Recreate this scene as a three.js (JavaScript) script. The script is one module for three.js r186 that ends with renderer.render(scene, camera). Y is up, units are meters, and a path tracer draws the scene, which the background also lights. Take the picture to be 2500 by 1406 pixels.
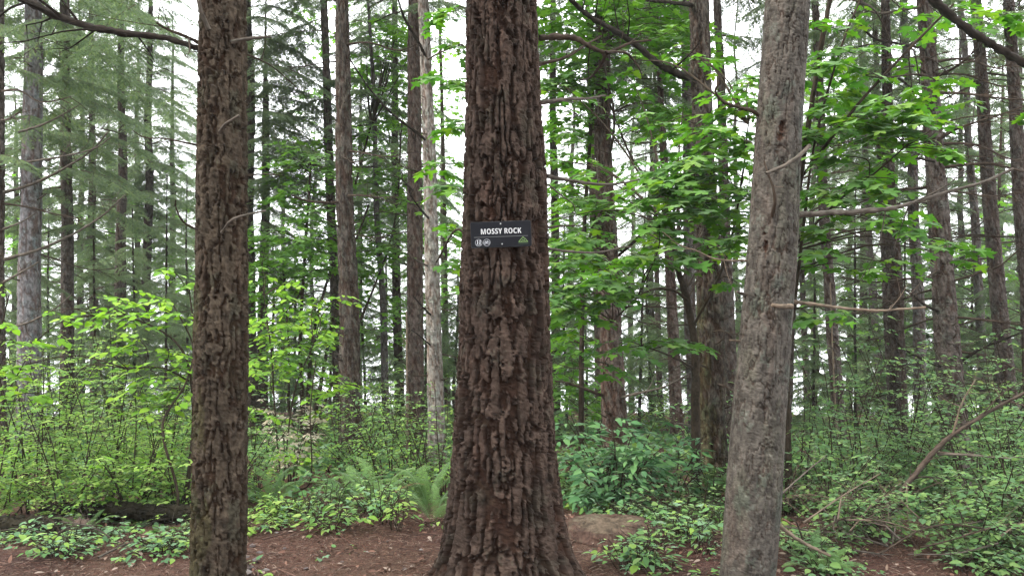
import * as THREE from 'three';
import { mergeGeometries } from 'three/addons/utils/BufferGeometryUtils.js';

// ---------------------------------------------------------------- camera, sky, sun, exposure
const scene = new THREE.Scene();
const FPX = 1962, PITCH = THREE.MathUtils.degToRad(2), EYE = 1.5;      // focal length in pixels of a 2500 x 1406 frame
const camera = new THREE.PerspectiveCamera(2 * Math.atan(703 / FPX) * 180 / Math.PI, 2500 / 1406, 0.05, 3000);
camera.position.set(0, EYE, 0); camera.rotation.x = PITCH; scene.add(camera);
const renderer = new THREE.WebGLRenderer({ antialias: true });
renderer.setSize(1024, 575); renderer.toneMapping = THREE.LinearToneMapping; renderer.toneMappingExposure = 4.1;
renderer.shadowMap.enabled = true;
{ // overcast sky: an even white cloud layer, a little brighter towards the zenith
  const w = 64, h = 32, a = new Float32Array(w * h * 4);
  for (let j = 0; j < h; j++) for (let i = 0; i < w; i++) {
    const el = Math.sin((j + 0.5) / h * Math.PI - Math.PI / 2), k = 1.0 + 0.3 * Math.max(0, el);
    a.set([0.98 * k, 1.0 * k, 1.04 * k, 1], (j * w + i) * 4);
  }
  const t = new THREE.DataTexture(a, w, h, THREE.RGBAFormat, THREE.FloatType);
  t.mapping = THREE.EquirectangularReflectionMapping; t.magFilter = THREE.LinearFilter; t.needsUpdate = true;
  scene.background = t; scene.environment = t;
}
const sun = new THREE.DirectionalLight(0xfff4e6, 1.5);
sun.position.set(-22, 26, -4); sun.target.position.set(0, 0, -8); sun.shadow.radius = 20; sun.castShadow = true;
Object.assign(sun.shadow.camera, { left: -30, right: 30, top: 30, bottom: -30, near: 1, far: 90 }); sun.shadow.mapSize.set(2048, 2048);
scene.add(sun, sun.target);

// ---------------------------------------------------------------- helpers
const V = (x, y, z) => new THREE.Vector3(x, y, z), TAU = Math.PI * 2;
const rng = (s) => () => { s = (s + 0x6d2b79f5) | 0; let t = Math.imul(s ^ (s >>> 15), 1 | s); t = (t + Math.imul(t ^ (t >>> 7), 61 | t)) ^ t; return ((t ^ (t >>> 14)) >>> 0) / 4294967296; };
scene.fog = new THREE.FogExp2(0xeaf0f2, 0.0009);
const R0 = rng(77), ra = (a, b, R = R0) => a + (b - a) * R();
const lerp = (a, b, t) => a + (b - a) * t, clamp = (x, a = 0, b = 1) => Math.min(b, Math.max(a, x));
const smooth = (a, b, x) => { const t = clamp((x - a) / (b - a)); return t * t * (3 - 2 * t); };
const h3 = (x, y, z) => { let n = Math.imul(x, 374761393) ^ Math.imul(y, 668265263) ^ Math.imul(z, 2147483647 ^ 0x5bd1e995); n = Math.imul(n ^ (n >>> 13), 1274126177); n ^= n >>> 16; n = Math.imul(n, 0x85ebca6b); return ((n ^ (n >>> 13)) >>> 0) / 4294967296; };
function noise(x, y, z) { // value noise, -1..1
  const xi = Math.floor(x), yi = Math.floor(y), zi = Math.floor(z), f = (t) => t * t * (3 - 2 * t), u = f(x - xi), v = f(y - yi), w = f(z - zi);
  const c = (a, b, d) => h3(xi + a, yi + b, zi + d);
  return 2 * lerp(lerp(lerp(c(0, 0, 0), c(1, 0, 0), u), lerp(c(0, 1, 0), c(1, 1, 0), u), v), lerp(lerp(c(0, 0, 1), c(1, 0, 1), u), lerp(c(0, 1, 1), c(1, 1, 1), u), v), w) - 1;
}
const fbm = (x, y, z, n = 4) => { let s = 0, a = 0.5; for (let i = 0; i < n; i++) { s += a * noise(x, y, z); x *= 2.03; y *= 2.03; z *= 2.03; a *= 0.5; } return s; };
const cellOut = { f1: 0, f2: 0, id: 0 };
function cells(x, y, period, seed) { // Voronoi cells, x wraps at the period
  const xi = Math.floor(x), yi = Math.floor(y); let f1 = 9, f2 = 9, id = 0;
  for (let a = -1; a < 2; a++) for (let b = -1; b < 2; b++) {
    const cx = xi + a, cy = yi + b, wx = ((cx % period) + period) % period;
    const px = cx + 0.12 + 0.76 * h3(wx, cy, seed), py = cy + 0.12 + 0.76 * h3(wx, cy, seed + 91), d = Math.hypot(px - x, py - y);
    if (d < f1) { f2 = f1; f1 = d; id = h3(wx, cy, seed + 17); } else if (d < f2) f2 = d;
  }
  cellOut.f1 = f1; cellOut.f2 = f2; cellOut.id = id; return cellOut;
}
// a point on the line of sight through photo pixel (px, py), at D metres ahead of the camera (z = -D)
const cp = Math.cos(PITCH), sp = Math.sin(PITCH);
function P(px, py, D) { const x = (px - 1250) / FPX, y = (703 - py) / FPX, t = D / (cp - y * sp); return V(x * t, EYE + (y * cp + sp) * t, -D); }
function groundY(x, z) {
  const rr = Math.hypot(x * 0.6, Math.max(0, -z));
  return -0.075 * Math.max(0, rr - 5.6) - 0.2 * Math.max(0, rr - 25) + 0.05 * noise(x * 0.7, 3, z * 0.7) * smooth(2, 7, rr) + 0.015 * noise(x * 3, 7, z * 3);
}
const groundAt = (px, D) => { const x = (px - 1250) / FPX * D; return V(x, groundY(x, -D), -D); };
const C = (r, g, b) => new THREE.Color().setRGB(r, g, b);

const taken = new Map();
function numbered(n) { const k = (taken.get(n) ?? -1) + 1; taken.set(n, k); return k ? n + '_' + String(k).padStart(3, '0') : n; }
function thing(name, label, category, base, group) {
  const g = new THREE.Group(); g.name = numbered(name); g.position.copy(base); g.userData = { label, category };
  if (group) g.userData.group = group;
  scene.add(g); return g;
}
function part(name, geometry, material, parent, stuff) {
  const m = new THREE.Mesh(geometry, material); m.name = name; m.castShadow = m.receiveShadow = true;
  if (stuff) m.userData.kind = 'stuff';
  parent.add(m); return m;
}
function copies(name, geometry, material, matrices, parent, colors) {
  const m = new THREE.InstancedMesh(geometry, material, matrices.length); m.name = name; m.userData.kind = 'stuff'; m.castShadow = m.receiveShadow = true;
  matrices.forEach((x, i) => m.setMatrixAt(i, x));
  if (colors) colors.forEach((c, i) => m.setColorAt(i, c));
  parent.add(m); return m;
}
function geo(pos, uv, idx, col) {
  const g = new THREE.BufferGeometry(); g.setAttribute('position', new THREE.Float32BufferAttribute(pos, 3));
  g.setAttribute('uv', new THREE.Float32BufferAttribute(uv ?? new Array(pos.length / 3 * 2).fill(0), 2));
  if (col) g.setAttribute('color', new THREE.Float32BufferAttribute(col, 3));
  if (idx) g.setIndex(idx);
  g.computeVertexNormals(); return g;
}
// a bent tapered tube through the points; wobble makes it uneven like wood
function tube(pts, r0, r1, seg = 6, steps = 0, wobble = 0.12, R = R0, base = null) {
  const n = steps || Math.max(3, (pts.length - 1) * 4), curve = pts.length > 2 ? new THREE.CatmullRomCurve3(pts) : null;
  const pos = [], uv = [], idx = [], q = V(0, 0, 0), tan = V(0, 0, 0), side = V(0, 0, 0), up = V(0, 0, 0), ref = V(0.31, 0.12, 0.94);
  let len = 0, last = null;
  for (let i = 0; i <= n; i++) {
    const t = i / n;
    if (curve) { curve.getPoint(t, q); curve.getTangent(t, tan); } else { q.lerpVectors(pts[0], pts[1], t); tan.subVectors(pts[1], pts[0]).normalize(); }
    if (last) len += last.distanceTo(q);
    last = q.clone();
    side.crossVectors(tan, Math.abs(tan.dot(ref)) > 0.95 ? V(0, 1, 0) : ref).normalize(); up.crossVectors(side, tan);
    const r = lerp(r0, r1, Math.pow(t, 0.85));
    for (let k = 0; k <= seg; k++) {
      const a = (k % seg) / seg * TAU, rr = r * (1 + wobble * (2 * h3(i, k % seg, (r0 * 1e6) | 0) - 1)), c = Math.cos(a) * rr, s = Math.sin(a) * rr;
      pos.push(q.x + side.x * c + up.x * s - (base ? base.x : 0), q.y + side.y * c + up.y * s - (base ? base.y : 0), q.z + side.z * c + up.z * s - (base ? base.z : 0));
      uv.push(k / seg * 0.5, len);
    }
  }
  for (let i = 0; i < n; i++) for (let k = 0; k < seg; k++) { const a = i * (seg + 1) + k, b = a + seg + 1; idx.push(a, b, a + 1, b, b + 1, a + 1); }
  const tip = pos.length / 3; pos.push(q.x - (base ? base.x : 0), q.y - (base ? base.y : 0), q.z - (base ? base.z : 0)); uv.push(0, len);
  for (let k = 0; k < seg; k++) idx.push(n * (seg + 1) + k, tip, n * (seg + 1) + k + 1);
  return geo(pos, uv, idx);
}

// ---------------------------------------------------------------- bark
// relief of bark in metres on a cylinder: a = angle 0..1, y = height, R = radius
let crust = 1; // 1 on the weathered outer plates, 0 on the crumbly red inner bark of the furrows, darkened further as painted shade
const plates = (fx, fy, w, depth, crumb, second, jag = 1) => (a, y, R, s) => { // braided furrows between tall ragged plates that are built of thin layers
  const x = Math.cos(a * TAU) * R, z = Math.sin(a * TAU) * R + s * 3.7;
  const rag = jag * (0.13 * noise(x * 62, y * 70, z * 62) + 0.07 * noise(x * 120, y * 170, z * 120)), drift = 0.4 * noise(x * 5, y * 2.2, z * 5);
  const v = Math.abs(noise(x * fx + drift, y * fy, z * fx) + 0.45 * noise(x * fx * 2 + 5, y * fy * 2.6, z * fx * 2)) + rag, wide = w * (1 + 0.7 * noise(x * 9, y * 3, z * 9 + 8));
  const v2 = Math.abs(noise(x * fx * 1.8 + 40, y * fy * 2.4, z * fx * 1.8) + 0.3 * noise(x * fx * 3, y * fy * 9, z * fx * 3)) + rag;
  const p1 = smooth(wide - 0.05, wide + 0.03, v), p2 = smooth(0.03, 0.13, v2), lay = smooth(0, 0.05, noise(x * fx * 1.5 + 31, y * fy * 4, z * fx * 1.5) * 0.6 + rag * 1.4), lay2 = smooth(0, 0.05, noise(x * fx * 2.3 + 57, y * fy * 7, z * fx * 2.3) * 0.6 + rag * 1.4);
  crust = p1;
  return depth * (p1 - 0.8) - second * (1 - p2) * (0.4 + 0.6 * p1) + p1 * (0.004 * lay + 0.003 * lay2) + 0.0013 * noise(x * 60, y * 300, z * 60) + (1 - p1) * crumb * noise(x * 70, y * 90, z * 70);
};
const barkKinds = {
  fir: plates(32, 5.8, 0.29, 0.029, 0.005, 0.007, 1.2),
  scaly: plates(36, 8, 0.21, 0.0125, 0.003, 0.005, 1.1),
  young: (a, y, R, s) => { // thin skin cracked lengthwise, with fine cross cracks
    const x = Math.cos(a * TAU) * R, z = Math.sin(a * TAU) * R + s * 3.7, j = 0.14 * noise(x * 110, y * 110, z * 110);
    const v = Math.abs(noise(x * 42, y * 9, z * 42) + 0.35 * noise(x * 80, y * 30, z * 80) + j), w = Math.abs(noise(x * 14, y * 44, z * 14) + 0.4 * noise(x * 50, y * 70, z * 50) + j);
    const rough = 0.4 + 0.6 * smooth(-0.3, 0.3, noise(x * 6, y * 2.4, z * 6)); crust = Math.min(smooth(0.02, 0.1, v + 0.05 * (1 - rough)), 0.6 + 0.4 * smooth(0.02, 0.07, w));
    return -0.0075 * smooth(0.15, 0.06, v) * rough - 0.003 * smooth(0.14, 0.04, w) + 0.0015 * smooth(0, 0.1, noise(x * 30 + 9, y * 30, z * 30) + j) + 0.0009 * noise(x * 80, y * 240, z * 80);
  },
};
function barkMaps(kind, w, h, tw, th, seed) { // one tile of bump (relief) and one of plain bark colour (grain and lichen flecks)
  const b = new Uint8Array(w * h * 4), c = new Uint8Array(w * h * 4);
  const Rt = tw / TAU, f = barkKinds[kind];
  for (let j = 0; j < h; j++) for (let i = 0; i < w; i++) {
    const a = i / w, y = j / h * th, k = smooth(0.8, 1, j / h); // blend the last fifth into the first so that the tile repeats
    const r = lerp(f(a, y, Rt, seed), k ? f(a, y - th, Rt, seed) : 0, k), ca = Math.cos(a * TAU) * Rt, sa = Math.sin(a * TAU) * Rt;
    const v = clamp((r + 0.022) / 0.034) * 255, o = (j * w + i) * 4;
    const g = (yy) => [fbm(ca * 30, yy * 22, sa * 30, 4), noise(ca * 90, yy * 60, sa * 90 + 4), fbm(ca * 12 + 5, yy * 9, sa * 12, 3)];
    const g0 = g(y), g1 = k ? g(y - th) : g0, n = g0.map((q, m) => lerp(q, g1[m], k)), lich = smooth(0.18, 0.3, n[2] + 0.25 * n[1]);
    const t = 0.8 + 0.3 * n[0] + 0.12 * n[1];
    b.set([v, v, v, 255], o);
    c.set([t * lerp(1, 0.98, lich), t * lerp(0.97, 1.01, lich), t * lerp(0.94, 0.97, lich)].map((q) => clamp(q * 0.95) * 255).concat(255), o);
  }
  const tex = (d, col) => { const t = new THREE.DataTexture(d, w, h); t.wrapS = t.wrapT = THREE.RepeatWrapping; t.magFilter = THREE.LinearFilter; if (col) t.colorSpace = THREE.SRGBColorSpace; t.needsUpdate = true; return t; };
  return { bump: tex(b), color: tex(c, true) };
}
const TW = 0.5, TH = 1.0, maps = {};
for (const [k, s] of [['fir', 11], ['scaly', 23], ['young', 37]]) maps[k] = barkMaps(k, 256, 512, TW, TH, s);
{ // fine grain for trunks whose plates are modelled
  const n = 512, d = new Uint8Array(n * n * 4), Rt = TW / TAU, f = (a, y) => { const x = Math.cos(a * TAU) * Rt, z = Math.sin(a * TAU) * Rt; return 0.5 * noise(x * 120, y * 260, z * 120) + 0.5 * noise(x * 260, y * 520, z * 260) + 0.6 * smooth(-0.1, 0.1, noise(x * 60, y * 200, z * 60)); };
  for (let j = 0; j < n; j++) for (let i = 0; i < n; i++) { const y = j / n * TH, k = smooth(0.85, 1, j / n), v = clamp(0.4 + 0.35 * lerp(f(i / n, y), k ? f(i / n, y - TH) : 0, k)) * 255; d.set([v, v, v, 255], (j * n + i) * 4); }
  const t = new THREE.DataTexture(d, n, n); t.wrapS = t.wrapT = THREE.RepeatWrapping; t.magFilter = THREE.LinearFilter; t.needsUpdate = true; maps.fine = t;
}
const nearMat = (kind, r, g, b, scale) => new THREE.MeshPhysicalMaterial({ specularIntensity: 0.15, color: C(r, g, b), map: maps[kind].color, bumpMap: maps.fine, bumpScale: scale, roughness: 0.92, vertexColors: true });
const barkMat = (kind, r, g, b, bump = 1) => new THREE.MeshPhysicalMaterial({ specularIntensity: 0.15, color: C(r, g, b), map: maps[kind].color, bumpMap: maps[kind].bump, bumpScale: 0.034 * bump, roughness: 0.92, vertexColors: true });
const woodMat = (r, g, b) => new THREE.MeshPhysicalMaterial({ specularIntensity: 0.2, color: C(r, g, b), map: maps.scaly.color, roughness: 0.9 });
const MB = {
  red: nearMat('fir', 0.088, 0.066, 0.055, 0.004), brown: nearMat('fir', 0.09, 0.075, 0.058, 0.004), right: nearMat('young', 0.124, 0.121, 0.112, 0.003),
  midRed: barkMat('scaly', 0.184, 0.155, 0.142, 0.9), midBrown: barkMat('scaly', 0.149, 0.138, 0.131, 0.9), midGrey: barkMat('scaly', 0.192, 0.192, 0.192, 0.8), midPale: barkMat('scaly', 0.367, 0.371, 0.358, 0.6), midDark: barkMat('scaly', 0.089, 0.081, 0.073, 0.8), fir: barkMat('fir', 0.157, 0.145, 0.131, 0.9), firDark: barkMat('fir', 0.120, 0.110, 0.098, 0.9), lilac: barkMat('young', 0.276, 0.291, 0.323, 0.6),
};
const MW = { dead: woodMat(0.090, 0.071, 0.056), pale: woodMat(0.255, 0.210, 0.165), grey: woodMat(0.155, 0.14, 0.122), dark: woodMat(0.038, 0.032, 0.026), stem: woodMat(0.064, 0.051, 0.038) };

// trunk: rings through pts = [{p: Vector3, r}], bottom to top. rows: list of heights (0..1 along the axis is worked out from y)
function trunkGeo(axis, rad, ys, seg, relief, colour, base) {
  const pos = [], uv = [], idx = [], col = [], tiles = Math.max(1, Math.round(TAU * rad(ys[Math.floor(ys.length / 3)]) / TW)), q = V(0, 0, 0);
  for (const y of ys) {
    axis(y, q);
    for (let k = 0; k <= seg; k++) {
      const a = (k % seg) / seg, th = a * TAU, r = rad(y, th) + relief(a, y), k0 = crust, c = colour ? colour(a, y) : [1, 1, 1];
      pos.push(q.x + Math.sin(th) * r - base.x, y - base.y, q.z + Math.cos(th) * r - base.z); uv.push(k / seg * tiles, y / TH); col.push(...c);
    }
  }
  for (let i = 0; i < ys.length - 1; i++) for (let k = 0; k < seg; k++) { const a = i * (seg + 1) + k, b = a + seg + 1; idx.push(a, a + 1, b, b, a + 1, b + 1); }
  const g = geo(pos, uv, idx, col), n = g.attributes.normal;
  for (let i = 0; i < ys.length; i++) { // close the seam
    const a = i * (seg + 1), b = a + seg, v = V(n.getX(a) + n.getX(b), n.getY(a) + n.getY(b), n.getZ(a) + n.getZ(b)).normalize();
    n.setXYZ(a, v.x, v.y, v.z); n.setXYZ(b, v.x, v.y, v.z);
  }
  return g;
}
function heights(y0, yFine, step, yTop, coarse) { const o = []; let y = y0; while (y < yFine) { o.push(y); y += step; } while (y < yTop) { o.push(y); y += coarse; } o.push(yTop); return o; }

// ---------------------------------------------------------------- leaves
const leafMat = (r, g, b, t = 0.45, shine = 0.3) => new THREE.MeshPhysicalMaterial({ color: C(r, g, b), roughness: 1, transmission: t, thickness: 0, side: THREE.DoubleSide, specularIntensity: shine });
const tones = (list, t, shine) => list.map((c) => leafMat(...c, t, shine));
const ML = {
  maple: tones([[0.08, 0.215, 0.008], [0.088, 0.25, 0.01], [0.06, 0.185, 0.011], [0.11, 0.27, 0.012], [0.065, 0.2, 0.018], [0.14, 0.28, 0.012], [0.052, 0.155, 0.013]], 0.55, 0.3),
  mapleFar: tones([[0.13, 0.31, 0.02], [0.16, 0.36, 0.024], [0.1, 0.255, 0.024]], 0.54),
  hazel: tones([[0.2, 0.4, 0.025], [0.16, 0.35, 0.025], [0.25, 0.43, 0.03], [0.13, 0.29, 0.025]], 0.5),
  thicket: tones([[0.19, 0.35, 0.05], [0.15, 0.3, 0.05], [0.24, 0.4, 0.065], [0.12, 0.25, 0.055], [0.3, 0.43, 0.1]], 0.45),
  bush: tones([[0.065, 0.185, 0.06], [0.082, 0.215, 0.068], [0.05, 0.15, 0.052], [0.105, 0.24, 0.07]], 0.3, 0.7),
  low: tones([[0.10, 0.24, 0.06], [0.13, 0.29, 0.055], [0.08, 0.19, 0.07], [0.2, 0.34, 0.045], [0.13, 0.25, 0.12]], 0.35, 0.7),
  right: tones([[0.12, 0.24, 0.07], [0.09, 0.195, 0.06], [0.155, 0.285, 0.075], [0.11, 0.22, 0.09], [0.19, 0.31, 0.09]], 0.45),
  fern: tones([[0.105, 0.2, 0.055], [0.14, 0.25, 0.075], [0.08, 0.155, 0.05]], 0.4),
  fernDead: tones([[0.2, 0.11, 0.05]], 0.3), cream: tones([[0.5, 0.46, 0.36], [0.42, 0.37, 0.27], [0.56, 0.53, 0.44]], 0.4, 0.1),
};
function fan(outline, fold) { // leaf blade in x (tip) / z, unit length, folded along the midrib
  const pos = [0.42, 0, 0], idx = [], uv = [0.5, 0.5];
  for (const [x, z] of outline) { pos.push(x, fold * Math.abs(z) - 0.13 * x * x, z); uv.push(x, z + 0.5); }
  for (let i = 1; i <= outline.length; i++) idx.push(0, i % outline.length + 1, i);
  return geo(pos, uv, idx);
}
const mirror = (half) => [...half, ...half.slice(1, -1).reverse().map(([x, z]) => [x, -z])];
const mapleA = fan(mirror([[0.02, 0], [-0.08, 0.2], [0.02, 0.3], [0.1, 0.56], [0.22, 0.36], [0.34, 0.26], [0.5, 0.52], [0.62, 0.56], [0.66, 0.3], [0.6, 0.14], [0.78, 0.2], [1, 0]]), 0.12);
const mapleB = fan(mirror([[0.02, 0], [-0.04, 0.24], [0.14, 0.48], [0.28, 0.3], [0.52, 0.6], [0.6, 0.32], [0.58, 0.13], [0.8, 0.16], [1, 0]]), 0.22);
const bent = (g, k, tw) => { const o = g.clone(), p = o.attributes.position; for (let i = 0; i < p.count; i++) { const x = p.getX(i), z = p.getZ(i); p.setY(i, p.getY(i) + k * (x - 0.4) * (x - 0.4) + tw * x * z - 0.25 * z * z); } o.computeVertexNormals(); return o; };
const mapleSet = [mapleA, mapleB, bent(mapleA, -0.35, 0.3), bent(mapleB, 0.25, -0.35), bent(mapleA, 0.1, -0.2), bent(mapleB, -0.5, 0.15)];
const ovalA = fan(mirror([[0, 0], [0.12, 0.15], [0.35, 0.23], [0.62, 0.18], [1, 0]]), 0.3);
const roundA = fan(mirror([[0, 0], [0.06, 0.22], [0.3, 0.36], [0.6, 0.32], [0.82, 0.16], [1, 0]]), 0.18);
const lanceA = fan(mirror([[0, 0], [0.2, 0.12], [0.5, 0.17], [0.8, 0.09], [1, 0]]), 0.3);
const triA = (() => { const o = []; for (const [a, s, x] of [[0, 0.62, 0.38], [1.15, 0.52, 0.34], [-1.15, 0.52, 0.34]]) { const g = ovalA.clone(); g.scale(s, s, s * 1.5); g.rotateY(a); g.translate(x, 0, 0); o.push(g); } return mergeGeometries(o); })();
const qA = V(0, 0, 0), qB = V(0, 0, 0), qC = V(0, 0, 0);
function place(p, dir, up, s) { // leaf matrix: tip along dir, face towards up
  qA.copy(dir).normalize(); qC.crossVectors(qA, up).normalize(); qB.crossVectors(qC, qA);
  return new THREE.Matrix4().makeBasis(qA.clone().multiplyScalar(s), qB.clone().multiplyScalar(s), qC.clone().multiplyScalar(s)).setPosition(p);
}
const fwd = V(0, sp, -cp), upv = V(0, cp, sp);
class Leaves {
  constructor() { this.list = []; }
  add(g, m, matrix, size) { this.list.push({ g, m, matrix, size }); }
  flush(root, most = 260, name = 'leaf') {
    const base = root.position, e = V(0, 0, 0);
    for (const l of this.list) { // how large it shows in the photograph
      e.setFromMatrixPosition(l.matrix).sub(camera.position); const d = e.dot(fwd);
      l.show = d < 0.5 || Math.abs(e.x / d) > 0.66 || Math.abs(e.dot(upv) / d) > 0.38 ? 0 : l.size / d;
      l.matrix.elements[12] -= base.x; l.matrix.elements[13] -= base.y; l.matrix.elements[14] -= base.z;
    }
    this.list.sort((a, b) => b.show - a.show);
    const rest = new Map();
    this.list.forEach((l, i) => {
      if (i < most && l.show * FPX > 13) { const m = part(name, l.g, l.m, root); l.matrix.decompose(m.position, m.quaternion, m.scale); return; }
      const k = l.g.uuid + l.m.uuid; if (!rest.has(k)) rest.set(k, { g: l.g, m: l.m, ms: [] }); rest.get(k).ms.push(l.matrix);
    });
    for (const { g, m, ms } of rest.values()) copies('foliage', g, m, ms, root);
  }
}
const pick = (a, R = R0) => a[Math.floor(R() * a.length)];
// a leafy twig from p along dir: alternate or paired leaves, faces turned up to the light
function leafyTwig(L, p, dir, len, n, geos, mats, size, R, tilt = 0.35, droop = 0.25, woods = null, wr = 0.003) {
  const pts = [], side = V(0, 0, 0), d = dir.clone().normalize();
  for (let i = 0; i <= 3; i++) { const t = i / 3; pts.push(p.clone().addScaledVector(d, len * t).add(V(0, -droop * len * t * t, 0))); }
  if (woods) woods.push([pts, wr, wr * 0.4]);
  side.crossVectors(d, V(0, 1, 0)).normalize();
  for (let i = 0; i < n; i++) {
    const t = (i + 0.4 + 0.6 * R()) / n, q = p.clone().addScaledVector(d, len * t).add(V(0, -droop * len * t * t, 0)), s = i % 2 ? 1 : -1;
    const out = i === n - 1 ? d.clone() : d.clone().multiplyScalar(0.55 + 0.5 * R()).addScaledVector(side, s * (0.5 + 0.7 * R()));
    out.y += -0.25 + 0.35 * (R() - 0.5); out.normalize();
    const up = V((R() - 0.5) * 2 * tilt, 1, (R() - 0.5) * 2 * tilt), z = size * (0.4 + 0.8 * R());
    q.addScaledVector(out, z * 0.25);
    L.add(pick(geos, R), pick(mats, R), place(q, out, up, z), z);
  }
}

// ---------------------------------------------------------------- ground
{
  const N = 260, xs = [], zs = [], k = 3.9, half = 110 / Math.sinh(k);
  for (let i = 0; i <= N; i++) { const t = i / N * 2 - 1; xs.push(half * Math.sinh(k * t)); zs.push(-5 + half * Math.sinh(k * t)); }
  const pos = [], uv = [], col = [], idx = [];
  for (const z of zs) for (const x of xs) {
    const r = Math.hypot(x, z + 5), m = noise(x * 9, 1, z * 9) * 0.012 * smooth(14, 4, r);
    pos.push(x, groundY(x, z) + m, z); uv.push(x / 1.3, z / 1.3);
    const p = fbm(x * 0.9, 5, z * 0.9, 4), q = 0.72 + 0.35 * p; col.push(q * 0.84, q * (0.97 + 0.08 * noise(x * 2, 8, z * 2)), q);
  }
  for (let j = 0; j < N; j++) for (let i = 0; i < N; i++) { const a = j * (N + 1) + i, b = a + N + 1; idx.push(a, b, a + 1, b, b + 1, a + 1); }
  const S = 1024, cv = document.createElement('canvas'), bv = document.createElement('canvas'); cv.width = cv.height = bv.width = bv.height = S;
  const c = cv.getContext('2d'), b = bv.getContext('2d'), R = rng(5);
  c.fillStyle = 'rgb(96,68,58)'; c.fillRect(0, 0, S, S); b.fillStyle = '#555'; b.fillRect(0, 0, S, S);
  const cols = ['122,84,72', '104,66,56', '84,56,47', '140,104,90', '66,46,40', '150,118,102', '112,72,60', '92,58,48', '128,96,80'];
  for (let i = 0; i < 15000; i++) { // fallen needles, twigs and crumbs of bark
    const x = R() * S, y = R() * S, a = R() * TAU, l = i % 9 ? 8 + R() * 20 : 3 + R() * 7, w = i % 9 ? 1.1 + R() * 1.6 : 4 + R() * 6, g = Math.floor(60 + R() * 180);
    for (const ox of [0, S, -S]) for (const oy of [0, S, -S]) {
      if (x + ox < -40 || x + ox > S + 40 || y + oy < -40 || y + oy > S + 40) continue;
      for (const [t, st] of [[c, `rgb(${cols[i % cols.length]})`], [b, `rgb(${g},${g},${g})`]]) { t.strokeStyle = st; t.lineWidth = w; t.lineCap = 'round'; t.beginPath(); t.moveTo(x + ox, y + oy); t.lineTo(x + ox + Math.cos(a) * l, y + oy + Math.sin(a) * l); t.stroke(); }
    }
  }
  const tx = (q, s) => { const t = new THREE.CanvasTexture(q); t.wrapS = t.wrapT = THREE.RepeatWrapping; if (s) t.colorSpace = THREE.SRGBColorSpace; return t; };
  const g = new THREE.Mesh(geo(pos, uv, idx, col), new THREE.MeshPhysicalMaterial({ specularIntensity: 0.15, map: tx(cv, true), bumpMap: tx(bv), bumpScale: 0.02, roughness: 0.95, vertexColors: true }));
  g.name = 'ground'; g.userData.kind = 'structure'; g.receiveShadow = true; scene.add(g);
}
console.log('ground done');

// ---------------------------------------------------------------- the three near trunks
// edges: rows of [photo y, left x, right x]; D: distance of the axis
function nearTrunk(root, edges, D, seg, step, kind, seed, mat, opt = {}) {
  const rows = edges.map(([y, a, b]) => { const p = P((a + b) / 2, y, D); return { y: p.y, x: p.x, r: (b - a) / 2 * D / FPX }; }).sort((a, b) => a.y - b.y);
  const at = (y, k) => { // piecewise linear, held straight beyond the ends
    let i = 0; while (i < rows.length - 2 && rows[i + 1].y < y) i++;
    const t = (y - rows[i].y) / (rows[i + 1].y - rows[i].y); return lerp(rows[i][k], rows[i + 1][k], y > rows[rows.length - 1].y && k === 'r' ? clamp(t, 0, 1) : t);
  };
  const top = rows[rows.length - 1], H = opt.H ?? 19, Rm = at(1.6, 'r');
  const axis = (y, q) => { q.set(y > top.y ? top.x + (top.x - rows[rows.length - 3].x) / (top.y - rows[rows.length - 3].y) * (y - top.y) : at(y, 'x'), y, -D); return q; };
  const rad = (y, th = 0) => {
    let r = y > top.y ? top.r * (1 - (y - top.y) / (H - top.y) * 0.85) : at(y, 'r');
    if (y < 0.7) r *= 1 + (opt.lobes ?? 0) * Math.pow(clamp((0.7 - y) / 0.7), 2) * (Math.cos(th * 5 + 0.8) + 0.6 * Math.cos(th * 3 + 2));
    return r * (1 + 0.012 * noise(Math.cos(th) * 2, y * 2.2, Math.sin(th) * 2 + seed));
  };
  const bf = barkKinds[kind], pits = opt.pits ?? [];
  const relief = (a, y) => {
    let r = bf(a, y, Rm, seed) * (opt.depth ?? 1) - (kind === 'young' ? 0 : 0.007);
    for (const t of pits) { const da = ((a - t.a + 1.5) % 1 - 0.5) * TAU * Rm / t.w, dy = (y - t.y) / t.h, d = da * da + dy * dy; if (d < 2) r = lerp(r, t.d, smooth(1.35, 0.55, d + 0.5 * noise(a * 300, y * 90, 1))); }
    return r;
  };
  const ys = heights(groundY(axis(0, V(0, 0, 0)).x, -D) - 0.12, opt.fine ?? 3.45, step, H, 0.12);
  part('trunk', trunkGeo(axis, rad, ys, seg, relief, opt.colour, root.position), mat, root);
  const surf = (px, py, out = 0) => { const p = P(px, py, D), c = axis(p.y, V(0, 0, 0)), r = rad(p.y), dx = clamp((p.x - c.x) / r, -0.98, 0.98); return V(c.x + dx * (r + out), p.y, -D + Math.sqrt(1 - dx * dx) * (r + out)); };
  return { axis, rad, surf, D, H };
}
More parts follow.
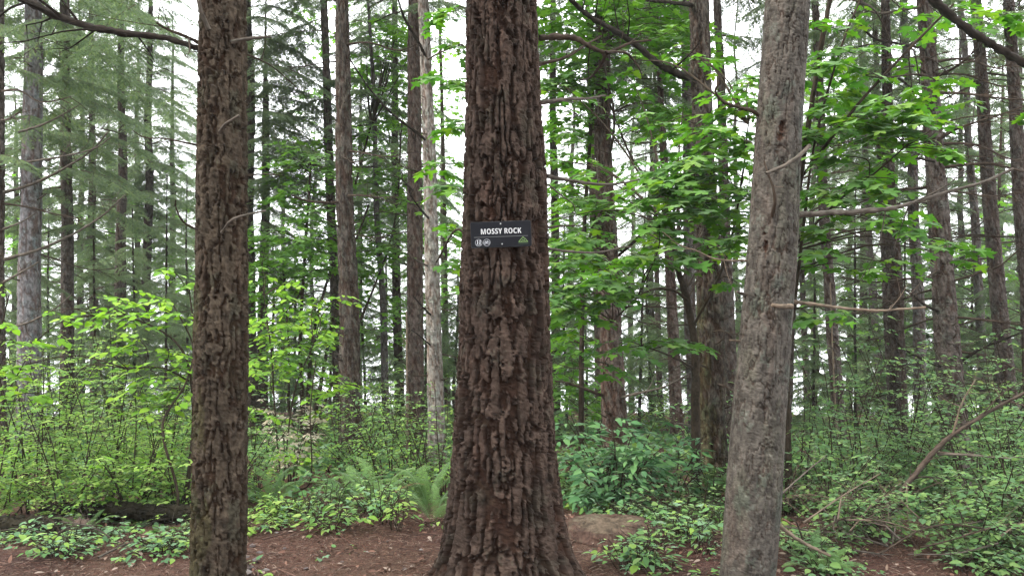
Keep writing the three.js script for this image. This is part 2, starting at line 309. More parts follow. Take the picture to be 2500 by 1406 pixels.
const lichenAndFurrowShade = (seed, amt, thr = 0.2) => (a, y) => { // patches of grey-green lichen, weathered grey plates, rusty inner bark darkened with painted furrow shade
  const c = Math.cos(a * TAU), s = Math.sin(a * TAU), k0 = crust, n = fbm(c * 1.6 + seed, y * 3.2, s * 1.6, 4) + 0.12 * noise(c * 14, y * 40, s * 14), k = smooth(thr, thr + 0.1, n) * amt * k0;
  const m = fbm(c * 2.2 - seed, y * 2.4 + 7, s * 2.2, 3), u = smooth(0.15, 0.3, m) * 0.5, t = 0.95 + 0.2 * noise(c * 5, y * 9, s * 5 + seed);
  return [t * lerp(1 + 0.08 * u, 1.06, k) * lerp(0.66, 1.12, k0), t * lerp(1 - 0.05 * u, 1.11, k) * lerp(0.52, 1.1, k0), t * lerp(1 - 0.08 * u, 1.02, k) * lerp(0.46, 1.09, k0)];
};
function branch(root, name, pts, r0, r1, mat, seed, twigs = 0, twigLen = 0.25, seg = 7) { // one limb with its side twigs in one mesh
  const R = rng(seed), parts = [tube(pts, r0, r1, seg, (pts.length - 1) * 9, 0.3, R, root.position)], cv = new THREE.CatmullRomCurve3(pts);
  for (let i = 0; i < twigs; i++) {
    const t = 0.2 + 0.78 * R(), p = cv.getPoint(t), d = cv.getTangent(t), o = V(R() - 0.5, R() - 0.45, R() - 0.5).normalize(), l = twigLen * (0.35 + R());
    d.multiplyScalar(0.7).addScaledVector(o, 0.9).normalize();
    const e = p.clone().addScaledVector(d, l).add(V(0, 0.12 * l * (R() - 0.3), 0)), m = p.clone().lerp(e, 0.5).add(V((R() - 0.5) * l * 0.2, (R() - 0.5) * l * 0.2, 0)), rr = lerp(r0, r1, t) * (0.3 + 0.2 * R());
    parts.push(tube([p, m, e], rr, rr * 0.3, 4, 5, 0.1, R, root.position));
    if (l > 0.15) for (let j = 0; j < 2; j++) { const q = m.clone().lerp(e, R()), f = q.clone().add(V(R() - 0.5, R() - 0.5, R() - 0.5).multiplyScalar(l * 0.8)).addScaledVector(d, l * 0.25); parts.push(tube([q, f], rr * 0.5, rr * 0.2, 3, 3, 0.1, R, root.position)); }
  }
  return part(name, mergeGeometries(parts), mat, root);
}
const px = (list, D, dz = 0) => list.map(([x, y, z = 0], i) => P(x, y, D - z - dz * i / (list.length - 1)));

// centre tree with the sign
const dC = 4.46, centreBase = V(P(1236, 1440, dC).x, 0, -dC);
const centre = thing('fir_tree', 'thick reddish brown furrowed fir trunk that carries the black trail sign', 'tree', centreBase);
const cT = nearTrunk(centre, [[0, 1137, 1310], [250, 1137, 1321], [430, 1132, 1333], [570, 1130, 1337], [700, 1124, 1339], [850, 1119, 1344], [1000, 1111, 1351], [1100, 1104, 1358], [1220, 1093, 1371], [1300, 1084, 1384], [1350, 1074, 1397], [1390, 1056, 1418], [1420, 1036, 1440], [1460, 1000, 1478], [1500, 975, 1500]], dC, 370, 0.0046, 'fir', 3, MB.red, { lobes: 0.05, colour: lichenAndFurrowShade(2, 0.2, 0.3), H: 21 });
[
  [[[1318, 92], [1400, 92], [1450, 118], [1482, 128], [1540, 105], [1590, 98]], 0.02, 0.006, 8, 0.2],
  [[[1482, 128], [1462, 165], [1440, 190], [1415, 195]], 0.012, 0.004, 5, 0.15], [[1482, 128, 0], [1455, 200, 0.02], [1440, 235, 0.04]].length && [[[1478, 128], [1530, 130], [1560, 165], [1570, 190]], 0.01, 0.003, 4, 0.15],
  [[[1312, 158], [1380, 140], [1430, 110], [1468, 88]], 0.012, 0.005, 4, 0.2], [[[1320, 250], [1390, 242], [1440, 240], [1478, 232]], 0.014, 0.005, 5, 0.15],
  [[[1336, 430], [1390, 440], [1460, 450], [1510, 448], [1562, 438]], 0.013, 0.004, 5, 0.18], [[[1312, 558], [1370, 552], [1420, 550]], 0.009, 0.004, 2, 0.1],
  [[[1338, 607], [1400, 615], [1460, 616], [1520, 604], [1545, 602]], 0.009, 0.003, 4, 0.15], [[[1338, 450], [1375, 480], [1400, 500], [1405, 530]], 0.006, 0.002, 3, 0.12],
].forEach(([l, r0, r1, tw, tl], i) => branch(centre, 'branch', px(l, dC + 0.02, -0.25), r0, r1, i < 3 ? MW.dead : pick([MW.grey, MW.dead, MW.grey]), 40 + i, tw, tl));

const leftBase = V(P(533, 1500, 4).x, 0, -4);
const left = thing('fir_tree', 'brown scaly fir trunk with broken branch stubs, mossy low down', 'tree', leftBase);
const lT = nearTrunk(left, [[0, 487, 598], [130, 484, 600], [400, 482, 601], [650, 478, 602], [850, 474, 603], [1000, 473, 601], [1200, 470, 600], [1406, 467, 598], [1470, 460, 606], [1530, 445, 625]], 4, 180, 0.0052, 'scaly', 8, MB.brown, {
  depth: 1, lobes: 0.03, H: 17, colour: (a, y) => { const c = lichenAndFurrowShade(6, 0.25, 0.25)(a, y), s = Math.sin(a * TAU), m = smooth(0.1, 0.35, fbm(s * 3, y * 4, Math.cos(a * TAU) * 3, 4) - 0.35 * s + 0.25 - y * 0.28); return [c[0] * lerp(1, 0.92, m), c[1] * lerp(1, 1.02, m), c[2] * lerp(1, 0.78, m)]; } });
[
  [[[484, 118], [400, 92], [300, 80], [200, 60], [120, 30], [40, -12]], 0.014, 0.022, 9, 0.5, 'dark', -0.2], [[[486, 104], [450, 88], [405, 70], [380, 55]], 0.011, 0.004, 5, 0.3, 'dead', 0.1],
  [[[484, 355], [440, 346], [400, 338], [350, 335], [322, 318]], 0.006, 0.002, 3, 0.15, 'dead', 0.1], [[[512, 570], [480, 560], [445, 540], [428, 505], [428, 488]], 0.006, 0.003, 1, 0.1, 'dead', 0.3],
  [[[600, 428], [640, 425], [690, 428]], 0.006, 0.002, 2, 0.12, 'dead', 0], [[[602, 132], [660, 160], [720, 210]], 0.005, 0.002, 4, 0.2, 'dead', -0.2],
].forEach(([l, r0, r1, tw, tl, m, dz], i) => branch(left, 'branch', px(l, 4, dz), r0, r1, MW[m], 60 + i, tw, tl));
for (const [l, r0, r1] of [[[[530, 92], [527, 50], [529, -30]], 0.012, 0.008], [[[578, 118], [592, 108], [612, 97]], 0.011, 0.006], [[[556, 336], [566, 322], [578, 304]], 0.009, 0.006], [[[560, 575], [575, 545], [600, 517]], 0.007, 0.005]])
  part('branch_stub', tube(l.map(([x, y], i) => lT.surf(Math.min(x, 600), y, 0.005 + 0.055 * i).add(V(x > 600 ? 0.03 : 0, 0, 0))), r0, r1, 8, 8, 0.15, R0, left.position), MW.grey, left);

const dR = 4.2, rightBase = V(P(1825, 1480, dR).x, 0, -dR);
const right = thing('hemlock_tree', 'leaning grey brown trunk with finely cracked bark and woodpecker holes', 'tree', rightBase);
const angleOf = (x, a, b) => { const d = clamp((x - (a + b) / 2) / ((b - a) / 2), -1, 1); return ((Math.asin(d) / TAU) + 1) % 1; };
const yOf = (y) => P(1850, y, dR).y;
const pits = [{ a: angleOf(1891, 1846, 1956), y: yOf(322), w: 0.014, h: 0.028, d: -0.024 }, { a: angleOf(1888, 1846, 1956), y: yOf(345), w: 0.018, h: 0.02, d: -0.016 }, { a: angleOf(1856, 1830, 1947), y: yOf(605), w: 0.012, h: 0.026, d: -0.022 }, { a: angleOf(1853, 1832, 1948), y: yOf(575), w: 0.009, h: 0.008, d: -0.018 }, { a: angleOf(1868, 1790, 1916), y: yOf(1090), w: 0.03, h: 0.02, d: -0.012 }];
const rLichShade = lichenAndFurrowShade(9, 0.8, 0.12);
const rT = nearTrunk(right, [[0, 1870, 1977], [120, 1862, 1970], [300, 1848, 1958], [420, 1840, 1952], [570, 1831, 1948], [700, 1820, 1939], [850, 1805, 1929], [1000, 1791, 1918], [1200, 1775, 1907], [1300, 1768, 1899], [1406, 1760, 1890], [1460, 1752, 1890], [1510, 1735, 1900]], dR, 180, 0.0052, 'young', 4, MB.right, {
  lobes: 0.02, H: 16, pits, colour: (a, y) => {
    const c = rLichShade(a, y); let k = 0;
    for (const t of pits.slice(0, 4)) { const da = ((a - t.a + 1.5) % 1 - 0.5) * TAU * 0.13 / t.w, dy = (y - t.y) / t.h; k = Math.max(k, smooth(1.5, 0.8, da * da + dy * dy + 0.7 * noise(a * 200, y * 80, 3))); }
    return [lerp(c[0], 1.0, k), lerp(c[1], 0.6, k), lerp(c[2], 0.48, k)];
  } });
[
  [[[1866, 292], [1840, 272], [1800, 260], [1768, 248], [1748, 225], [1756, 200]], 0.011, 0.006, 2, 0.1, 'dead', 0.1], [[[1948, 525], [2020, 520], [2100, 516], [2180, 508], [2240, 492], [2310, 470], [2400, 445], [2475, 412]], 0.017, 0.007, 6, 0.3, 'grey', -0.3],
  [[[1930, 736], [1980, 742], [2060, 752], [2140, 758], [2200, 755], [2262, 751]], 0.011, 0.005, 3, 0.15, 'pale', 0.1], [[[1822, 637], [1780, 636], [1740, 630], [1700, 612], [1660, 598], [1618, 566]], 0.006, 0.002, 4, 0.2, 'pale', 0.3],
  [[[1828, 728], [1815, 718], [1800, 712]], 0.01, 0.007, 0, 0, 'grey', 0.05], [[[1814, 835], [1800, 832], [1782, 830]], 0.006, 0.004, 0, 0, 'pale', 0.05],
].forEach(([l, r0, r1, tw, tl, m, dz], i) => branch(right, 'branch', px(l, dR, dz), r0, r1, MW[m], 80 + i, tw, tl));
for (const [l, r0, r1, m] of [[[[1935, 748, 0.14], [1915, 748, 0.17], [1886, 745, 0.2]], 0.014, 0.01, 'pale'], [[[1886, 528, 0.12], [1893, 490, 0.17], [1888, 455, 0.19], [1876, 425, 0.18], [1866, 392, 0.17]], 0.011, 0.004, 'dead'], [[[1872, 424, 0.2], [1895, 414, 0.19], [1920, 402, 0.17], [1950, 382, 0.15], [1978, 356, 0.12]], 0.009, 0.011, 'grey'], [[[1882, 445, 0.18], [1895, 455, 0.18], [1912, 456, 0.16]], 0.003, 0.002, 'pale']])
  part('branch_stub', tube(l.map(([x, y, k]) => P(x, y, dR - k)), r0, r1, 8, 14, 0.15, R0, right.position), MW[m], right);

// ---------------------------------------------------------------- the sign
{
  const yaw = 0.03, roll = 0.04, D = dC - cT.rad(1.98) - 0.026, c = P(1223, 572, D), W = 148 / FPX * D, Hh = 63 / FPX * D;
  const s = thing('trail_sign', 'small black trail sign with white lettering screwed to the thick trunk', 'sign', c); s.rotation.set(0, yaw, roll);
  const rr = (w, h, r) => { const q = new THREE.Shape(); q.moveTo(-w + r, -h); q.lineTo(w - r, -h); q.absarc(w - r, -h + r, r, -Math.PI / 2, 0); q.lineTo(w, h - r); q.absarc(w - r, h - r, r, 0, Math.PI / 2); q.lineTo(-w + r, h); q.absarc(-w + r, h - r, r, Math.PI / 2, Math.PI); q.lineTo(-w, -h + r); q.absarc(-w + r, -h + r, r, Math.PI, Math.PI * 1.5); return q; };
  const bg = new THREE.ExtrudeGeometry(rr(W / 2, Hh / 2, 0.009), { depth: 0.004, bevelEnabled: true, bevelThickness: 0.0008, bevelSize: 0.0008, bevelSegments: 2, curveSegments: 8 }); bg.translate(0, 0, -0.002);
  part('board', bg, new THREE.MeshStandardMaterial({ color: C(0.012, 0.0125, 0.015), roughness: 0.6 }), s);
  const cw = 1184, ch = 504, cv = document.createElement('canvas'); cv.width = cw; cv.height = ch; const x = cv.getContext('2d');
  x.fillStyle = 'rgb(23,24,29)'; x.fillRect(0, 0, cw, ch);
  const R = rng(3); for (let i = 0; i < 900; i++) { x.fillStyle = `rgba(${R() < 0.5 ? '90,90,92' : '20,20,24'},0.05)`; x.fillRect(R() * cw, R() * ch, 2 + R() * 26, 1 + R() * 3); }
  x.fillStyle = 'rgb(196,196,196)'; x.font = 'bold 146px sans-serif'; x.textAlign = 'center'; x.textBaseline = 'alphabetic';
  const tw = x.measureText('MOSSY ROCK').width; x.save(); x.translate(cw * 0.5, 240); x.scale(805 / tw, 1); x.fillText('MOSSY ROCK', 0, 0); x.restore();
  x.fillStyle = 'rgb(105,105,105)'; x.fillRect(60, 292, 1060, 9);
  const line = (pts, w, col = 'rgb(180,182,186)') => { x.strokeStyle = col; x.lineWidth = w; x.lineCap = x.lineJoin = 'round'; x.beginPath(); pts.forEach(([a, b], i) => (i ? x.lineTo(a, b) : x.moveTo(a, b))); x.stroke(); };
  const ring = (a, b, r, w, col = 'rgb(170,172,176)') => { x.strokeStyle = col; x.lineWidth = w; x.beginPath(); x.arc(a, b, r, 0, TAU); x.stroke(); };
  const dot = (a, b, r) => { x.fillStyle = 'rgb(225,226,228)'; x.beginPath(); x.arc(a, b, r, 0, TAU); x.fill(); };
  ring(150, 404, 66, 7); ring(308, 404, 66, 7);
  for (const dx of [0, 48]) { dot(130 + dx, 366, 10); line([[128 + dx, 384], [124 + dx, 412]], 17); line([[124 + dx, 414], [110 + dx, 446]], 10); line([[126 + dx, 414], [138 + dx, 446]], 10); line([[128 + dx, 386], [144 + dx, 404]], 8); }
  ring(278, 412, 22, 8); ring(338, 412, 22, 8); line([[278, 412], [296, 382], [326, 382], [338, 412]], 7); line([[278, 412], [306, 414], [326, 382]], 7); line([[296, 382], [290, 372], [282, 372]], 7); line([[326, 382], [322, 368], [336, 366]], 7); line([[306, 414], [296, 382]], 6);
  const gr = 'rgb(112,140,84)'; line([[935, 412], [1022, 318], [1048, 352], [1062, 350], [1112, 412], [935, 412]], 13, gr); line([[990, 406], [1014, 366], [1030, 390], [1044, 376], [1062, 404]], 9, gr);
  line([[930, 436], [1118, 436]], 9, 'rgb(60,78,54)'); line([[930, 458], [1118, 458]], 9, 'rgb(44,56,42)');
  const t = new THREE.CanvasTexture(cv); t.colorSpace = THREE.SRGBColorSpace;
  const fg = new THREE.ShapeGeometry(rr(W / 2 - 0.0012, Hh / 2 - 0.0012, 0.008), 8), p = fg.attributes.position, uv = fg.attributes.uv;
  for (let i = 0; i < p.count; i++) uv.setXY(i, p.getX(i) / W + 0.5, p.getY(i) / Hh + 0.5);
  fg.translate(0, 0, 0.0042);
  part('printed_face', fg, new THREE.MeshPhysicalMaterial({ map: t, roughness: 0.6, specularIntensity: 0.25 }), s);
  const sc = new THREE.LatheGeometry([[0, 0.0028], [0.002, 0.0026], [0.0036, 0.0014], [0.004, 0]].map(([a, b]) => new THREE.Vector2(a, b)), 14); sc.rotateX(Math.PI / 2);
  const sm = new THREE.MeshStandardMaterial({ color: C(0.45, 0.45, 0.45), metalness: 0.8, roughness: 0.45 });
  for (const y of [0.41, -0.38]) part('screw', sc, sm, s).position.set(y > 0 ? 0.0 : 0.004, Hh * y, 0.0044);
}
console.log('near trunks done');

// ---------------------------------------------------------------- conifer boughs
function boughGeo(seed, L, droop, dens, cols) { // a live bough along +x: feathery flat sprays of needles on fine twigs
  const R = rng(seed), pos = [], col = [], tri = (a, b, c, k) => { pos.push(a.x, a.y, a.z, b.x, b.y, b.z, c.x, c.y, c.z); for (let i = 0; i < 3; i++) col.push(...k); };
  const wood = [0.10, 0.075, 0.055], ax = (t) => V(L * t * (1 - 0.06 * t), L * (0.12 * t - droop * t * t), 0.05 * L * Math.sin(t * 5 + seed) * t);
  const strip = (p, q, w, k) => { const d = q.clone().sub(p).normalize(), s = V(-d.z, 0.3, d.x).normalize().multiplyScalar(w); tri(p.clone().add(s), p.clone().sub(s), q, k); tri(p.clone().add(V(0, w, 0)), p.clone().sub(V(0, w, 0)), q, k); };
  for (let i = 0; i < 6; i++) strip(ax(i / 6), ax((i + 1.15) / 6), 0.011 * (1 - i / 7), wood);
  const feather = (p, d, l) => {
    const s = V(-d.z, 0, d.x).normalize(), k = pick(cols, R), n = 4;
    for (let i = 0; i < n; i++) for (const g of [-1, 1]) {
      const b = p.clone().addScaledVector(d, l * (i + 0.3 * R()) / n), e = b.clone().addScaledVector(d, l * 0.22).addScaledVector(s, g * (0.012 + 0.01 * R())); e.y += 0.012 * (R() - 0.5);
      const w = d.clone().multiplyScalar(l * 0.12); tri(b.clone().sub(w), b.clone().add(w), e, k);
    }
    tri(p.clone().addScaledVector(d, l * 0.8).addScaledVector(s, 0.005), p.clone().addScaledVector(d, l * 0.8).addScaledVector(s, -0.005), p.clone().addScaledVector(d, l * 1.12), k);
  };
  for (let t = 0.1; t < 1; t += 0.036 / dens) for (const g of [-1, 1]) {
    if (R() < 0.12) continue;
    const p = ax(t), l = L * 0.36 * Math.pow(1 - t, 0.7) * (0.45 + 0.8 * R()) + 0.06, a = (0.75 + 0.5 * R()) * g, d = V(Math.cos(a), -0.1 - 0.2 * R(), Math.sin(a));
    const sq = (s) => p.clone().addScaledVector(d, l * s).add(V(0, -0.35 * l * s * s, 0));
    strip(p, sq(0.55), 0.003, wood);
    for (let s = 0.06; s < 1; s += 0.034 / l / dens) for (const h of [-1, 1]) {
      if (R() < 0.15) continue;
      const f = d.clone().applyAxisAngle(V(0, 1, 0), -h * (0.6 + 0.4 * R())); f.y -= 0.25 + 0.3 * R(); f.normalize();
      feather(sq(s), f, (0.045 + 0.06 * (1 - s)) * (0.6 + 0.7 * R()));
    }
    feather(sq(0.98), d, 0.08);
  }
  return geo(pos, null, null, col);
}
const needleCols = [[0.11, 0.17, 0.075], [0.13, 0.195, 0.088], [0.09, 0.14, 0.07], [0.16, 0.23, 0.08]];
const boughs = [1, 2, 3, 4].map((s) => boughGeo(s * 13, 1.5 + 0.12 * s, 0.22 + 0.05 * s, 1, needleCols));
const boughsThin = [5, 6].map((s) => boughGeo(s * 13, 1.7, 0.4, 0.62, needleCols));
const MN = new THREE.MeshPhysicalMaterial({ color: 0xffffff, vertexColors: true, roughness: 1, specularIntensity: 0.2, transmission: 0.48, thickness: 0, side: THREE.DoubleSide });
const bentTwig = [3, 4, 5].map((s) => { // a dead side branch along +x with twigs, unit length about 1 m
  const R = rng(s * 7), ps = [V(0, 0, 0), V(0.35, 0.02 - 0.1 * R(), 0.03), V(0.7, -0.12 + 0.1 * R(), 0.02), V(1, -0.15 + 0.25 * R(), -0.03)], o = [tube(ps, 0.014, 0.004, 5, 9, 0.15, R)], c = new THREE.CatmullRomCurve3(ps);
  for (let i = 0; i < 12; i++) { const t = 0.2 + 0.78 * R(), p = c.getPoint(t), e = p.clone().add(V(0.12 + 0.2 * R(), 0.22 * (R() - 0.55), (R() - 0.5) * 0.4)); o.push(tube([p, p.clone().lerp(e, 0.5).add(V(0, 0.03 * (R() - 0.5), 0)), e], 0.005, 0.0018, 3, 4, 0.1, R)); }
  return mergeGeometries(o);
});
const stubGeo = [1, 2].map((s) => tube([V(-0.03, 0, 0), V(0.03, -0.004, 0), V(0.09 * s, 0.012, 0.01)], 0.012, 0.005, 6, 5, 0.2));

function boughMatrix(p, yaw, pitch, s) { return new THREE.Matrix4().compose(p, new THREE.Quaternion().setFromEuler(new THREE.Euler(0, -yaw, pitch, 'YXZ')), V(s, s, s)); }
// a conifer whose trunk passes through photo points (x1, y1) and (x2, y2) at distance D, with widths w1 and w2 in photo pixels there
function conifer(o) {
  const { D } = o, R = rng(o.seed), p1 = P(o.x1, o.y1, D), p2 = P(o.x2, o.y2, D), r1 = o.w1 / 2 * D / FPX, r2 = o.w2 / 2 * D / FPX;
  const xOf = (y) => lerp(p2.x, p1.x, (y - p2.y) / (p1.y - p2.y)), gx = xOf(-0.4), g0 = groundY(gx, -D), H = o.H ?? 14 + 5 * R(), name = o.name ?? 'conifer_tree';
  const root = thing(name, o.label, 'tree', V(xOf(g0), g0, -D), o.group), slope = (r1 - r2) / (p1.y - p2.y), bend = 0.02 * D / 10;
  const axis = (y, q) => q.set(xOf(y) + bend * noise(y * 0.6, o.seed, 0) * 1.2, y, -D + bend * noise(y * 0.5, 9, o.seed));
  const rad = (y) => { const r = r2 + slope * (y - p2.y), top = clamp((H - y) / (H - p1.y)); return Math.max(0.012, Math.min(r, Math.max(r1, 0.02) * (y > p1.y ? top : 9))) * (1 + 0.25 * Math.exp(-(y - g0) / 0.16)); };
  const vis = EYE + D * 0.41, f = barkKinds[o.bark ?? 'scaly'], Rm = rad(1.5), seg = Math.round(clamp(Math.max(o.w1, o.w2) * 0.7, 9, 44));
  const relief = (a, y) => f(a, y, Rm, o.seed) * (o.depth ?? 0.8) - 0.005 + 0.05 * Rm * noise(a * 6, y * 1.6, o.seed);
  const tint = o.moss ? (a, y) => { const s = Math.sin(a * TAU), m = smooth(0.05, 0.3, fbm(s * 3, y * 4, Math.cos(a * TAU) * 3, 4) + 0.5 - (y - g0) * 0.36 - 0.3 * s), c = lichenAndFurrowShade(o.seed, 0.4)(a, y); return [c[0] * lerp(1, 0.98, m), c[1] * lerp(1, 1.08, m), c[2] * lerp(1, 0.78, m)]; } : lichenAndFurrowShade(o.seed, 0.5, 0.22);
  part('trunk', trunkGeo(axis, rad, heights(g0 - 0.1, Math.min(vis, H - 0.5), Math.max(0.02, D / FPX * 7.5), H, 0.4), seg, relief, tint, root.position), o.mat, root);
  const q = V(0, 0, 0);
  for (const n of [o.stubs ?? 8]) for (let i = 0; i < n; i++) { // broken stubs
    const y = ra(g0 + 0.5, vis, R), a = R() * Math.PI - Math.PI / 2, m = part('branch_stub', pick(stubGeo, R), pick([MW.dead, MW.dead, MW.grey], R), root); axis(y, q);
    m.position.set(q.x + Math.sin(a) * rad(y) * 0.9, y, q.z + Math.cos(a) * rad(y) * 0.9).sub(root.position); m.rotation.set(0, a - Math.PI / 2, 0.5 * R() - 0.1, 'YXZ'); m.scale.setScalar(clamp(rad(y) * 9, 0.5, 1.4) * (0.6 + 0.6 * R()));
  }
  const dead = Math.round((o.dead ?? 6) * 1.4);
  for (let i = 0; i < dead; i++) { // bare lower branches
    const y = ra(g0 + (o.deadLow ?? 0.9), Math.min(vis, o.deadTop ?? 9), R), a = R() * TAU, m = part('branch', pick(bentTwig, R), o.deadMat ?? MW.dead, root), s = (o.deadLen ?? 0.9) * (0.5 + 0.9 * R()); axis(y, q);
    m.position.set(q.x, y, q.z).sub(root.position); m.rotation.set((R() - 0.5) * 0.8, a, -0.25 + 0.45 * R(), 'YXZ'); m.scale.setScalar(s);
  }
  if (o.live) {
    const [lo, hi, n, size, aim] = o.live, by = new Map();
    for (let i = 0; i < n; i++) {
      const t = i / n, y = lerp(lo, Math.min(hi, H), Math.pow(t, 0.85)) + 0.2 * R(), a = aim === undefined ? i * 2.4 + R() : aim + (R() - 0.5) * 1.8, s = size * (0.6 + 0.55 * R()) * clamp(1.15 - (y - lo) / (H - lo) * 0.95, 0.2, 1);
      axis(y, q); const g = pick(o.thin ? boughsThin : boughs, R);
      if (!by.has(g)) by.set(g, []);
      by.get(g).push(boughMatrix(q.clone().sub(root.position), a, -0.1 + 0.3 * (R() - 0.5), s));
    }
    for (const [g, ms] of by) copies('crown', g, MN, ms, root);
  }
  return { root, axis, rad };
}
